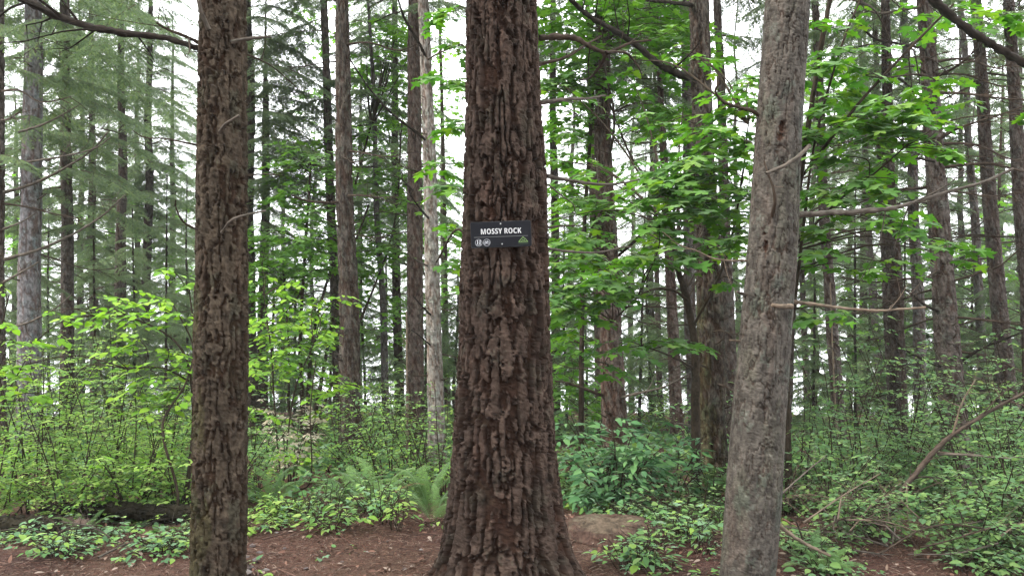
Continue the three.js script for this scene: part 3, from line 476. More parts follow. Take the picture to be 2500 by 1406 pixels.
const mid = [
  { k: 'a', D: 9, x1: -4, y1: 100, w1: 22, x2: -2, y2: 1000, w2: 30, mat: MB.midBrown, dead: 4, live: [3.2, 12, 26, 0.9], label: 'brown fir trunk sending long upswept bare branches across its grey neighbour' },
  { k: 'b', D: 11, x1: 77, y1: 100, w1: 42, x2: 71, y2: 1000, w2: 56, mat: MB.lilac, bark: 'scaly', depth: 0.5, dead: 6, stubs: 14, live: [3.4, 14, 60, 1.2], label: 'pale lilac grey fir trunk beside the bright green hazel' },
  { k: 'c', D: 14, x1: 157, y1: 100, w1: 22, x2: 163, y2: 1000, w2: 34, mat: MB.midBrown, dead: 16, live: [3.0, 14, 90, 1.2], label: 'straight brown fir right beside the pale lilac grey trunk' },
  { k: 'd', D: 21, x1: 222, y1: 450, w1: 18, x2: 228, y2: 1000, w2: 24, mat: MB.midBrown, dead: 12, live: [2.2, 14, 120, 1.3], label: 'thin brown fir standing farther back between two straight brown firs' },
  { k: 'e', D: 17, x1: 296, y1: 250, w1: 18, x2: 289, y2: 950, w2: 32, mat: MB.midDark, dead: 16, live: [5.6, 15, 50, 1.2], label: 'dark brown fir rising behind the hazel with a gap of sky at its top' },
  { k: 'f', D: 20, x1: 364, y1: 300, w1: 18, x2: 350, y2: 900, w2: 24, mat: MB.midDark, dead: 10, live: [2.4, 15, 120, 1.3], label: 'thin dark fir with drooping boughs nearest the mossy stub-branched trunk' },
  { k: 'h', D: 13, x1: 606, y1: 100, w1: 22, x2: 612, y2: 900, w2: 28, mat: MB.midDark, dead: 8, live: [2.6, 14, 60, 1.2, 0.2], label: 'dark fir trunk half hidden behind the mossy stub-branched trunk' },
  { k: 'i', D: 14, x1: 648, y1: 300, w1: 18, x2: 640, y2: 1100, w2: 30, mat: MB.midDark, dead: 5, H: 7.5, live: [2.0, 7.5, 46, 0.75], label: 'dark young fir beside the cream plumed shrub' },
  { k: 'j', D: 13, x1: 797, y1: 100, w1: 19, x2: 830, y2: 1180, w2: 30, mat: MB.midBrown, dead: 8, stubs: 14, live: [3.6, 14, 44, 1.2, 3.2], label: 'slim leaning brown fir touching the stout brown fir beside it' },
  { k: 'k', D: 10.5, x1: 837, y1: 100, w1: 35, x2: 856, y2: 1050, w2: 56, mat: MB.fir, depth: 0.55, bark: 'fir', dead: 4, stubs: 26, live: [6.5, 15, 30, 1.2], label: 'stout brown fir trunk dotted with branch stubs behind the ferns' },
  { k: 'l', D: 13, x1: 905, y1: 100, w1: 10, x2: 945, y2: 1090, w2: 22, mat: MB.midGrey, bark: 'young', depth: 0.4, dead: 5, H: 9, live: [3.1, 9, 60, 0.8], label: 'slender leaning hemlock pole with dark drooping boughs' },
  { k: 'm', D: 16, x1: 968, y1: 350, w1: 18, x2: 976, y2: 1050, w2: 26, mat: MB.midDark, dead: 10, live: [2.6, 14, 80, 1.1], label: 'dark thin fir between the hemlock pole and the reddish fir' },
  { k: 'n', D: 12, x1: 1010, y1: 100, w1: 33, x2: 1018, y2: 1050, w2: 44, mat: MB.midRed, dead: 8, stubs: 14, live: [6, 15, 30, 1.2], label: 'reddish brown straight fir just behind the pale barked one' },
  { k: 'o', D: 8.6, x1: 1037, y1: 100, w1: 29, x2: 1069, y2: 1100, w2: 44, mat: MB.midPale, bark: 'scaly', depth: 0.5, dead: 3, stubs: 20, deadLen: 0.6, live: [5.2, 13, 26, 1.1], label: 'pale grey barked fir trunk standing among the ferns' },
  { k: 'p', D: 15, x1: 1350, y1: 300, w1: 18, x2: 1354, y2: 1050, w2: 26, mat: MB.midDark, dead: 10, live: [5, 14, 34, 1.1], label: 'thin dark fir peeping out behind the thick sign trunk' },
  { k: 'q', D: 9.5, x1: 1470, y1: 150, w1: 38, x2: 1497, y2: 1000, w2: 62, mat: MB.midRed, bark: 'fir', depth: 0.5, dead: 8, stubs: 18, deadLen: 0.8, live: [6, 14, 26, 1.1], label: 'stout reddish fir trunk rising behind the dark broadleaf bush' },
  { k: 'q2', D: 13, x1: 1447, y1: 400, w1: 18, x2: 1465, y2: 1050, w2: 26, mat: MB.midRed, dead: 10, live: [5.5, 14, 34, 1.1], label: 'slim reddish fir close behind the stout reddish fir' },
  { k: 'r', D: 13, x1: 1622, y1: 450, w1: 20, x2: 1653, y2: 1080, w2: 34, mat: MB.midRed, dead: 18, live: [4.4, 14, 36, 1.1], label: 'plain reddish fir with wispy twigs beside the mossy based trunk' },
  { k: 'r2', D: 20, x1: 1606, y1: 700, w1: 14, x2: 1614, y2: 1080, w2: 18, mat: MB.midBrown, dead: 12, live: [3.2, 13, 50, 1.0], label: 'very thin fir far back beside the plain reddish fir' },
  { k: 's', D: 8, x1: 1713, y1: 100, w1: 50, x2: 1740, y2: 1000, w2: 68, mat: MB.firDark, bark: 'fir', depth: 0.7, moss: true, dead: 5, stubs: 14, deadTop: 1.6, live: [6, 14, 26, 1.1], label: 'large fir trunk with mossy base beside the finely cracked leaning one' },
  { k: 't', D: 14, x1: 1670, y1: 100, w1: 24, x2: 1692, y2: 900, w2: 32, mat: MB.midGrey, dead: 10, live: [5.2, 14, 40, 1.2, 3.4], label: 'grey brown fir half hidden by the large mossy based trunk' },
  { k: 'u', D: 12, x1: 1754, y1: 100, w1: 20, x2: 1782, y2: 900, w2: 32, mat: MB.midBrown, dead: 6, live: [5.6, 14, 26, 1.1], label: 'brown fir seen between the mossy based and the leaning trunk' },
  { k: 'v', D: 8.8, x1: 1935, y1: 500, w1: 28, x2: 1912, y2: 1050, w2: 34, mat: MB.midDark, dead: 2, stubs: 4, H: 8, label: 'dark trunk standing close behind the finely cracked leaning one' },
  { k: 'w', D: 12, x1: 2022, y1: 600, w1: 26, x2: 2047, y2: 1050, w2: 32, mat: MB.midBrown, dead: 12, live: [3.9, 13, 30, 1.0], label: 'brown fir in the thicket with a thin pale dead pole along it' },
  { k: 'x', D: 10, x1: 2162, y1: 60, w1: 22, x2: 2197, y2: 1000, w2: 42, mat: MB.midDark, dead: 8, stubs: 12, live: [4.5, 14, 24, 1.0], label: 'very dark fir trunk standing in front of two thin pale firs' },
  { k: 'x2', D: 18, x1: 2130, y1: 650, w1: 18, x2: 2150, y2: 1030, w2: 22, mat: MB.midGrey, dead: 14, live: [3.4, 14, 60, 1.1], label: 'thin pale fir of the pair behind the very dark trunk, set apart from it' },
  { k: 'x3', D: 14, x1: 2162, y1: 600, w1: 22, x2: 2182, y2: 1030, w2: 30, mat: MB.midBrown, dead: 12, live: [3.6, 14, 40, 1.0], label: 'brown fir almost touching the very dark fir trunk' },
  { k: 'y', D: 14, x1: 2228, y1: 400, w1: 24, x2: 2256, y2: 1020, w2: 32, mat: MB.midGrey, dead: 20, live: [4.6, 14, 36, 1.1], label: 'grey fir between the very dark fir and the broad whorled fir' },
  { k: 'z', D: 8.5, x1: 2262, y1: 100, w1: 36, x2: 2334, y2: 1080, w2: 66, mat: MB.midBrown, dead: 26, stubs: 24, deadLen: 1.0, live: [4.6, 13, 26, 1.0], label: 'broad brown fir ringed by whorls of bare twiggy branches' },
  { k: 'aa', D: 11, x1: 2390, y1: 100, w1: 26, x2: 2460, y2: 940, w2: 40, mat: MB.midBrown, dead: 18, stubs: 16, live: [4.4, 14, 40, 1.1], label: 'leaning brown fir rising behind the fallen leaning pole' },
  { k: 'ab', D: 10.5, x1: 2467, y1: 50, w1: 26, x2: 2512, y2: 800, w2: 38, mat: MB.midBrown, dead: 12, stubs: 14, live: [5.0, 14, 26, 1.0], label: 'brown fir beyond the leaning fir, its trunk bare against the sky' },
  { k: 'ac', D: 15, x1: 2380, y1: 560, w1: 20, x2: 2410, y2: 1040, w2: 26, mat: MB.midGrey, dead: 16, live: [3.4, 14, 46, 1.0], label: 'thin grey fir between the broad whorled fir and the leaning fir' },
  { k: 'ad', D: 20, x1: 1962, y1: 700, w1: 14, x2: 1970, y2: 1040, w2: 18, mat: MB.midBrown, dead: 12, live: [2.8, 13, 60, 1.0], label: 'very thin fir deep in the wood beside the finely cracked leaning trunk' },
];
{ // live sprays on the near trees' upper limbs
  const spray = (root, D, list, seed) => { const R = rng(seed), by = boughsThin.map(() => []); list.forEach(([x, y, yaw, s], i) => by[i % 2].push(boughMatrix(P(x, y, D + ra(-0.3, 0.5, R)).sub(root.position), yaw + ra(-0.4, 0.4, R), ra(-0.5, -0.1, R), s))); by.forEach((ms, i) => ms.length && copies('crown', boughsThin[i], MN, ms, root)); };
  spray(left, 4.9, [[300, 80, 2.6, 0.3], [220, 62, 3.4, 0.32], [400, 90, 2.2, 0.3], [150, 40, 2.9, 0.34], [470, 60, 3.0, 0.34], [330, 10, 3.2, 0.36], [480, 200, 3.3, 0.3]], 5);
}
const byKey = {};
mid.forEach((o, i) => { byKey[o.k] = conifer({ seed: 100 + i * 7, ...o }); });
console.log('mid trees done');
// long named dead branches of the trees behind
const limbs = [
  ['a', 9, [[8, 408], [70, 395], [150, 382], [230, 362], [268, 335]], 0.012, 0.004, 3, 'grey'], ['a', 9, [[8, 470], [80, 448], [160, 408], [225, 365], [262, 322]], 0.014, 0.005, 3, 'grey'], ['a', 9, [[8, 634], [90, 610], [180, 570], [250, 525], [305, 475]], 0.015, 0.005, 4, 'grey'],
  ['a', 9, [[45, 322], [100, 305], [150, 280], [192, 256]], 0.011, 0.004, 1, 'grey'], ['a', 9, [[5, 690], [50, 665], [92, 640]], 0.011, 0.005, 1, 'grey'], ['a', 9, [[5, 800], [60, 790], [130, 755], [175, 718]], 0.012, 0.004, 3, 'grey'], ['a', 9, [[5, 560], [50, 542], [85, 520]], 0.01, 0.004, 1, 'grey'],
  ['s', 8, [[1698, 192], [1650, 178], [1600, 150], [1555, 110], [1500, 75], [1440, 40], [1390, -5]], 0.03, 0.016, 4, 'dark'], ['s', 8, [[1690, 12], [1640, 6], [1580, 0]], 0.017, 0.012, 1, 'dark'],
  ['k', 10.5, [[834, 494], [790, 494], [740, 488], [712, 476]], 0.015, 0.007, 2, 'dead'], ['o', 8.6, [[1043, 345], [1010, 318], [960, 280], [905, 220], [850, 140]], 0.012, 0.005, 2, 'dark'], ['o', 8.6, [[1040, 140], [1020, 100], [985, 40], [970, -10]], 0.012, 0.007, 1, 'dark'],
  ['o', 8.6, [[1048, 535], [1030, 515], [1005, 480], [998, 460]], 0.01, 0.004, 1, 'dark'], ['o', 8.6, [[1045, 650], [1020, 637], [1005, 628]], 0.009, 0.004, 0, 'grey'], ['o', 8.6, [[1052, 770], [1030, 748], [1008, 722]], 0.009, 0.004, 1, 'dark'], ['o', 8.6, [[1053, 845], [1030, 825], [1004, 805]], 0.008, 0.003, 1, 'dark'],
  ['q', 9.5, [[1500, 975], [1560, 960], [1620, 945], [1680, 915]], 0.016, 0.006, 6, 'grey'], ['q', 9.5, [[1470, 965], [1430, 950], [1385, 935], [1355, 930]], 0.016, 0.007, 3, 'dead'], ['z', 8.5, [[2300, 895], [2250, 875], [2200, 845], [2175, 800]], 0.013, 0.004, 4, 'dark'],
  ['z', 8.5, [[2295, 760], [2260, 745], [2230, 720], [2200, 700]], 0.012, 0.004, 4, 'dark'], ['z', 8.5, [[2350, 880], [2400, 850], [2450, 830], [2500, 810]], 0.013, 0.006, 5, 'dark'], ['z', 8.5, [[2280, 255], [2240, 225], [2195, 190]], 0.014, 0.007, 2, 'dark'], ['z', 8.5, [[2245, 115], [2190, 105], [2130, 90], [2080, 30]], 0.012, 0.005, 4, 'dark'],
  ['z', 8.5, [[2290, 185], [2340, 160], [2380, 125], [2400, 105]], 0.012, 0.005, 3, 'dead'], ['z', 8.5, [[2285, 395], [2240, 385], [2190, 378]], 0.011, 0.005, 3, 'dark'], ['z', 8.5, [[2315, 690], [2380, 670], [2440, 650], [2500, 600]], 0.01, 0.004, 5, 'dead'],
  ['aa', 11, [[2410, 105], [2380, 200], [2330, 230], [2270, 260], [2210, 310]], 0.012, 0.004, 4, 'dead'],
];
limbs.forEach(([k, D, l, r0, r1, tw, m], i) => branch(byKey[k].root, 'branch', px(l, D - 0.05, 0.3 + 0.5 * R0()), r0 * 1.35, r1 * 1.35, MW[m], 300 + i, tw + 2, 0.35));

// ---------------------------------------------------------------- trees of the wood farther back
{
  const far = [[-40, 24], [30, 29], [195, 27], [262, 34], [330, 28], [420, 25], [520, 30], [690, 36], [875, 30], [1000, 34], [1090, 27], [1280, 27], [1395, 28], [1540, 33], [1590, 27], [1690, 36], [1800, 30], [1900, 28], [1990, 26], [2075, 30], [2105, 24], [2290, 29], [2350, 25], [2440, 28], [2490, 24], [2560, 25], [760, 40], [1460, 42], [2030, 40], [2190, 42], [2420, 40], [280, 42], [90, 44], [480, 42]];
  far.forEach(([x, D], i) => {
    const R = rng(900 + i), h = 10 + 6 * R();
    conifer({ seed: 500 + i * 3, D, x1: x + ra(-8, 8, R), y1: 400, w1: 13 * 24 / D, x2: x, y2: 950, w2: 22 * 24 / D, H: h, mat: pick([MB.midBrown, MB.midDark, MB.midGrey], R), stubs: 0, dead: 4, deadLen: 1.1, deadTop: 6, thin: i % 3 === 1, live: [ra(-1.2, 1.6, R), h, Math.round(ra(90, 130, R)), 1.2], label: 'thin distant fir with feathery green boughs deep in the wood', group: 'distant firs deep in the wood' });
  });
}
{ // young hemlocks under the firs, green to the ground
  const R = rng(640), spots = [[40, 13], [120, 17], [235, 15], [330, 16], [400, 13.5], [455, 18], [580, 15], [660, 18], [720, 16], [890, 16], [935, 20], [1045, 14], [1110, 17], [1380, 14], [1430, 18], [1560, 15], [1590, 19], [1700, 17], [1760, 15], [1830, 18], [1985, 14], [2090, 16], [2120, 20], [2215, 18], [2290, 15], [2370, 18], [2440, 14], [2500, 17], [180, 22], [500, 21], [800, 23], [1240, 20], [1650, 23], [1900, 22], [2160, 24], [2330, 23]];
  spots.forEach(([x, D], i) => conifer({ name: 'hemlock_sapling', seed: 1700 + i * 3, D, x1: x + ra(-12, 12, R), y1: 600, w1: 5, x2: x, y2: 1050, w2: 9, H: ra(2.2, 5.5, R), mat: MB.midDark, stubs: 0, dead: 3, deadLow: 0.3, deadTop: 1.5, deadLen: 0.5, live: [ra(-0.9, 0.3, R), 6, Math.round(ra(45, 70, R)), ra(0.55, 0.8, R)], label: 'young feathery hemlock growing in the shade between the firs', group: 'young hemlocks between the firs' }));
}
{ // unseen firs added around the clearing, where the wood goes on, to shade it
  const R = rng(333), proto = [];
  for (const [x, z] of [[-3.5, 4], [3, 5.5], [-7, 2], [7.5, 3], [0.5, 9], [-6, 9], [6, 10], [-11, 6], [11, 8], [-10, -3], [10.5, -2.5]]) {
    const h = ra(15, 19, R), base = V(x, groundY(x, z), z), t = thing('fir_tree', 'full crowned fir on the near side of the path, unseen and added to shade the sign trunk', 'tree', base, 'added shade firs on the near side of the path'), r0 = ra(0.14, 0.22, R), sd = Math.floor(R() * 99);
    part('trunk', trunkGeo((y, q) => q.set(x, y, z), (y) => Math.max(0.02, r0 * (1 - (y - base.y) / h)), heights(base.y - 0.1, base.y + 1, 0.25, base.y + h, 0.6), 14, (a, y) => 0.01 * noise(a * 9, y * 2, sd), null, base), MB.midBrown, t);
    const by = boughs.map(() => []); for (let i = 0; i < 90; i++) { const y = lerp(3.5, h, i / 90); by[i % boughs.length].push(boughMatrix(V(0, y, 0), i * 2.4 + R(), -0.1 + 0.2 * R(), 1.6 * clamp(1.2 - (y / h) * 0.95, 0.2, 1) * ra(0.7, 1.1, R))); }
    by.forEach((ms, i) => copies('crown', boughs[i], MN, ms, t));
  }
}
console.log('far trees done');

// ---------------------------------------------------------------- broadleaf trees built from stems and leafy clusters
// stems: [[photo points with own distance], r0, r1]; clusters: [px, py, D, radius m, leaves]
function leafTree(name, label, category, group, base, stems, clusters, leaf, seed) {
  const R = rng(seed), root = thing(name, label, category, base, group), L = new Leaves(), nodes = [];
  stems.forEach(([l, r0, r1]) => {
    const pts = l.map((q) => (q.isVector3 ? q : P(...q))); part('stem', tube(pts, r0, r1, 8, pts.length * 7, 0.12, R, base), leaf.wood ?? MW.stem, root);
    const c = new THREE.CatmullRomCurve3(pts); for (let t = 0.15; t <= 1; t += 0.05) nodes.push(c.getPoint(t));
  });
  for (const [x, y, D, rad, n0] of clusters) {
    const n = Math.round(n0 * (leaf.dense ?? 1));
    const c = P(x, y, D), from = nodes.reduce((b, q) => { const s = q.distanceTo(c) + Math.max(0, q.y - c.y) * 0.8; return s < b[0] ? [s, q] : b; }, [1e9, null])[1], woods = [];
    const mid = from.clone().lerp(c, 0.55).add(V(ra(-0.08, 0.08, R), 0.1 * from.distanceTo(c), ra(-0.08, 0.08, R)));
    woods.push([[from, mid, c], clamp(from.distanceTo(c) * 0.008, 0.004, 0.014), 0.004]);
    const tw = Math.max(2, Math.round(n / 6)), out = V(c.x - from.x, 0, c.z - from.z).normalize();
    for (let i = 0; i < tw; i++) {
      const a = R() * TAU, d = V(Math.cos(a), ra(-0.25, 0.1, R), Math.sin(a)).addScaledVector(out, 0.5), start = c.clone().add(V(ra(-0.3, 0.3, R) * rad, ra(-0.25, 0.25, R) * rad, ra(-0.3, 0.3, R) * rad));
      leafyTwig(L, start, d, rad * ra(0.6, 1.05, R), Math.round(n / tw), leaf.geos, leaf.mats, leaf.size, R, leaf.tilt ?? 0.35, leaf.droop ?? 0.2, woods, 0.003);
    }
    part('branch', mergeGeometries(woods.map(([p, a, b], i) => tube(p, a, b, i ? 3 : 5, i ? 4 : 9, 0.1, R, base))), leaf.wood ?? MW.stem, root);
  }
  L.flush(root); return root;
}
const scatter = (seed, n, x0, x1, y0, y1, d0, d1, r, k) => { const R = rng(seed), o = []; for (let i = 0; i < n; i++) o.push([ra(x0, x1, R), ra(y0, y1, R), ra(d0, d1, R), r * ra(0.7, 1.2, R), Math.round(k * ra(0.7, 1.3, R))]); return o; };
const big = { geos: mapleSet, mats: ML.maple, size: 0.115, dense: 2.1, tilt: 0.3, droop: 0.2 };
leafTree('maple_tree', 'bigleaf maple with layered green leaves around the large mossy based trunk', 'tree', undefined, groundAt(1697, 7.4),
  [[[groundAt(1697, 7.4).add(V(0, -0.1, 0)), [1698, 1000, 7.4], [1697, 850, 7.4], [1678, 735, 7.35], [1652, 640, 7.2], [1640, 520, 7]], 0.05, 0.022], [[[1682, 735, 7.35], [1640, 708, 7.1], [1580, 712, 6.9], [1480, 800, 6.6]], 0.016, 0.007], [[[1692, 800, 7.4], [1770, 640, 6.9], [1815, 420, 6.5], [1830, 280, 6.4]], 0.014, 0.006], [[[1697, 900, 7.4], [1640, 870, 7], [1560, 840, 6.7]], 0.012, 0.006]],
  [[1640, 470, 6.2, 0.42, 46], [1610, 545, 6.2, 0.32, 24], [1690, 400, 6.3, 0.4, 40], [1750, 330, 6.3, 0.35, 32], [1800, 260, 6.4, 0.32, 26], [1700, 500, 6.2, 0.3, 26], [1770, 410, 6.2, 0.36, 34], [1815, 470, 6.2, 0.22, 18], [1800, 565, 6.3, 0.25, 16], [1740, 590, 6.2, 0.3, 18], [1660, 620, 6.2, 0.3, 20], [1560, 645, 6.3, 0.36, 28], [1490, 665, 6.3, 0.36, 26], [1420, 690, 6.5, 0.34, 28], [1400, 745, 6.4, 0.34, 28], [1470, 740, 6.4, 0.3, 20], [1380, 650, 7, 0.32, 26], [1610, 820, 6.5, 0.34, 18], [1690, 845, 6.5, 0.2, 8], [1510, 840, 6.6, 0.3, 16], [1470, 895, 6.7, 0.24, 10], [1800, 690, 6.6, 0.15, 8], [1840, 350, 6.2, 0.2, 12], [1540, 700, 6.4, 0.25, 12], [1400, 800, 6.8, 0.3, 16], [1660, 430, 6.4, 0.4, 30], [1730, 450, 6.3, 0.35, 26], [1600, 480, 6.5, 0.3, 20], [1780, 500, 6.4, 0.3, 20], [1700, 330, 6.5, 0.35, 24], [1830, 210, 6.5, 0.25, 18], [1370, 720, 6.6, 0.3, 22], [1440, 640, 6.8, 0.3, 20], [1360, 580, 7.2, 0.3, 20], ...scatter(36, 34, 1345, 1850, 120, 640, 6.8, 8.4, 0.34, 9)], big, 21);
leafTree('maple_tree', 'maple with small bright leaves filling the space beside the sign trunk', 'tree', undefined, groundAt(1418, 10),
  [[[groundAt(1418, 10).add(V(0, -0.1, 0)), [1420, 900, 10], [1425, 600, 10], [1440, 350, 9.8], [1460, 60, 9.6]], 0.04, 0.018], [[[1425, 640, 10], [1500, 300, 9.2], [1480, 180, 9], [1470, 60, 9]], 0.018, 0.008], [[[1425, 700, 10], [1610, 500, 9], [1540, 380, 9.2], [1490, 255, 9.4]], 0.02, 0.01]],
  [...scatter(31, 44, 1335, 1720, -30, 140, 8.6, 10, 0.42, 26), ...scatter(32, 20, 1340, 1480, 150, 420, 9, 10, 0.36, 22), ...scatter(33, 14, 1480, 1660, 150, 330, 9, 10, 0.32, 16), ...scatter(34, 20, 1345, 1480, 430, 640, 9.2, 10.4, 0.36, 22), ...scatter(35, 22, 1350, 1470, 640, 1000, 10, 11, 0.4, 22)], { ...big, mats: [...ML.mapleFar, ...ML.maple.slice(0, 3)], size: 0.12, dense: 1.3 }, 22);
leafTree('maple_tree', 'maple with crooked dark stems and broad leaves in front of the very dark fir', 'tree', undefined, groundAt(1925, 6.6),
  [[[groundAt(1925, 6.6).add(V(0, -0.1, 0)), [1922, 1000, 6.6], [1928, 700, 6.6], [1950, 470, 6.5], [1985, 240, 6.4], [2010, 90, 6.3], [2035, -40, 6.2]], 0.03, 0.018], [[[1935, 800, 6.6], [1962, 560, 6.4], [1990, 350, 6.3], [2060, 100, 6.2], [2110, -20, 6.2]], 0.014, 0.007], [[[1940, 600, 6.5], [2060, 480, 6.2], [2140, 420, 6], [2220, 350, 5.9]], 0.012, 0.005], [[[1960, 430, 6.5], [2100, 250, 6.1], [2250, 90, 6], [2330, 10, 5.9]], 0.014, 0.008]],
  [[1990, 50, 6.1, 0.24, 16], [2005, 170, 6.1, 0.28, 20], [2010, 260, 6, 0.28, 20], [2090, 130, 6.2, 0.24, 10], [2050, 300, 6, 0.26, 18], [2120, 290, 5.9, 0.26, 20], [2165, 250, 5.9, 0.22, 14], [2180, 330, 5.9, 0.26, 18], [2235, 290, 5.8, 0.26, 16], [2275, 345, 5.8, 0.22, 12], [2335, 372, 5.7, 0.1, 3], [2060, 380, 6, 0.25, 14], [2110, 430, 6, 0.24, 14], [2010, 480, 6.1, 0.25, 14], [2180, 460, 6, 0.2, 10], [1995, 560, 6.2, 0.22, 12], [2140, 540, 6, 0.2, 10], [2200, 565, 6, 0.16, 6], [2240, 600, 6, 0.14, 4], [2010, 620, 6.2, 0.22, 12], [2080, 660, 6.1, 0.22, 10], [2030, 770, 6.2, 0.25, 10], [1980, 770, 6.2, 0.2, 8], [2340, 20, 5.9, 0.3, 12], [2420, 50, 5.9, 0.25, 9], [2130, 180, 6.1, 0.2, 8], [2480, 280, 6, 0.14, 5], [2030, 130, 6.3, 0.25, 16], [2060, 230, 6.3, 0.25, 16], [2090, 350, 6.2, 0.26, 18], [2150, 390, 6.2, 0.22, 12], [1985, 330, 6.3, 0.22, 16], [2040, 440, 6.3, 0.25, 16], [2210, 260, 6, 0.2, 12], [2050, 530, 6.3, 0.2, 10], ...scatter(37, 24, 1970, 2340, 20, 640, 6.2, 7.6, 0.3, 7)], big, 23);
leafTree('maple_tree', 'maple sprays showing between the pale barked fir and the sign trunk', 'tree', undefined, groundAt(1190, 6.8),
  [[[groundAt(1190, 6.8).add(V(0, -0.1, 0)), [1200, 900, 6.8], [1190, 550, 6.7], [1165, 250, 6.6], [1140, -30, 6.5]], 0.03, 0.012], [[[1192, 700, 6.8], [1120, 560, 6.8], [1065, 640, 7]], 0.014, 0.007]],
  [[1105, 30, 6.4, 0.24, 16], [1120, 110, 6.4, 0.2, 12], [1085, 190, 6.5, 0.22, 14], [1125, 210, 6.4, 0.16, 10], [1110, 300, 6.5, 0.2, 12], [1085, 400, 6.5, 0.2, 12], [1115, 460, 6.5, 0.2, 12], [1125, 700, 6.7, 0.1, 4], [1095, 560, 7.2, 0.25, 12], [1100, 640, 7.2, 0.22, 12]], big, 24);
leafTree('vine_maple', 'clump of dark thin stems with small green leaves behind the cream shrub', 'tree', undefined, groundAt(745, 12),
  [[[groundAt(735, 12), [705, 1000, 12], [706, 880, 12], [690, 650, 11.8]], 0.03, 0.012], [[groundAt(742, 12), [738, 1000, 12], [732, 850, 12], [745, 600, 11.9], [760, 380, 11.8]], 0.045, 0.015], [[groundAt(748, 12), [770, 1000, 12], [795, 870, 12], [830, 700, 12.2], [900, 500, 12.4]], 0.04, 0.015], [[groundAt(755, 12), [752, 950, 12], [768, 800, 12.2], [840, 550, 12.5], [920, 250, 12.8]], 0.035, 0.014], [[groundAt(760, 12), [800, 960, 12], [880, 780, 12.3], [960, 560, 12.8], [980, 300, 13]], 0.03, 0.012], [[[745, 700, 11.9], [690, 760, 11.5], [640, 720, 11.2]], 0.014, 0.006]],
  [...scatter(41, 26, 690, 830, 330, 560, 11.4, 12.6, 0.5, 26), ...scatter(42, 34, 620, 830, 560, 700, 11, 12.4, 0.5, 28), ...scatter(43, 26, 870, 1000, 60, 330, 12.4, 13.5, 0.5, 28), ...scatter(44, 44, 865, 1010, 330, 860, 12.2, 13.5, 0.5, 26), ...scatter(45, 30, 640, 820, 700, 900, 11.4, 13, 0.5, 26)], { ...big, mats: ML.mapleFar, size: 0.115, dense: 1.2 }, 25);
leafTree('maple_tree', 'far maple giving a haze of bright leaves behind the firs', 'tree', undefined, groundAt(1085, 19),
  [[[groundAt(1085, 19), [1088, 700, 19], [1080, 300, 19], [1070, -60, 19]], 0.07, 0.03], [[[1086, 800, 19], [980, 500, 18.6], [920, 100, 18.2]], 0.03, 0.015]],
  [...scatter(51, 44, 1050, 1140, 60, 900, 18, 20, 0.6, 28), ...scatter(52, 50, 740, 1040, 0, 900, 18, 20, 0.6, 28)], { ...big, mats: ML.mapleFar, size: 0.14, dense: 1 }, 26);
leafTree('maple_tree', 'far maple with bright leaves behind the leaning brown fir', 'tree', undefined, groundAt(2430, 17),
  [[[groundAt(2430, 17), [2432, 800, 17], [2440, 500, 17], [2450, 200, 17]], 0.06, 0.02]], [...scatter(53, 26, 2330, 2510, 560, 780, 16, 17.5, 0.5, 22), ...scatter(54, 8, 2400, 2510, 380, 560, 16, 17.5, 0.5, 16), ...scatter(55, 22, 1960, 2330, 600, 860, 15, 17, 0.5, 14)], { ...big, mats: ML.mapleFar, size: 0.13, dense: 1 }, 27);
leafTree('maple_tree', 'far maple with bright leaves behind the thin dark fir of the drooping boughs', 'tree', undefined, groundAt(330, 22),
  [[[groundAt(330, 22), [330, 700, 22], [330, 300, 22]], 0.06, 0.02]], [...scatter(56, 50, 20, 470, 400, 800, 20, 23, 0.6, 26)], { ...big, mats: ML.mapleFar, size: 0.14, dense: 1 }, 28);
// hazel
const hz = { geos: [roundA], mats: ML.hazel, size: 0.076, dense: 1.35, tilt: 0.5, droop: 0.15, wood: MW.stem };
leafTree('hazel_bush', 'tall hazel with bright yellow green leaves beside the mossy stub-branched trunk', 'bush', undefined, groundAt(440, 6.2),
  [[[groundAt(440, 6.1), [432, 1200, 6.1], [398, 1070, 6.15], [400, 1020, 6.2], [450, 940, 6.3], [470, 850, 6.4], [420, 740, 6.5]], 0.012, 0.006], [[groundAt(452, 6.3), [470, 1000, 6.5], [440, 850, 6.6], [330, 780, 6.6], [200, 770, 6.6]], 0.014, 0.005], [[groundAt(460, 6.3), [480, 900, 6.6], [460, 700, 6.7]], 0.012, 0.005], [[[460, 930, 6.5], [400, 900, 6.4], [300, 900, 6.5]], 0.008, 0.004]],
  [[420, 660, 6.5, 0.2, 14], [460, 690, 6.6, 0.2, 16], [390, 740, 6.4, 0.28, 34], [450, 780, 6.4, 0.26, 36], [330, 770, 6.4, 0.26, 26], [260, 750, 6.5, 0.22, 20], [200, 775, 6.5, 0.2, 16], [150, 800, 6.6, 0.18, 10], [340, 830, 6.4, 0.24, 22], [410, 850, 6.4, 0.28, 40], [460, 880, 6.4, 0.25, 36], [380, 910, 6.4, 0.26, 34], [310, 900, 6.5, 0.2, 14], [440, 950, 6.4, 0.25, 34], [340, 960, 6.5, 0.24, 22], [280, 850, 6.5, 0.18, 10], [230, 720, 6.6, 0.14, 6], [180, 920, 6.8, 0.14, 7], [120, 760, 6.6, 0.12, 5], [300, 720, 6.5, 0.2, 14], [60, 890, 6.5, 0.16, 10], [90, 830, 6.6, 0.12, 6], [400, 990, 6.4, 0.24, 26]], hz, 61);
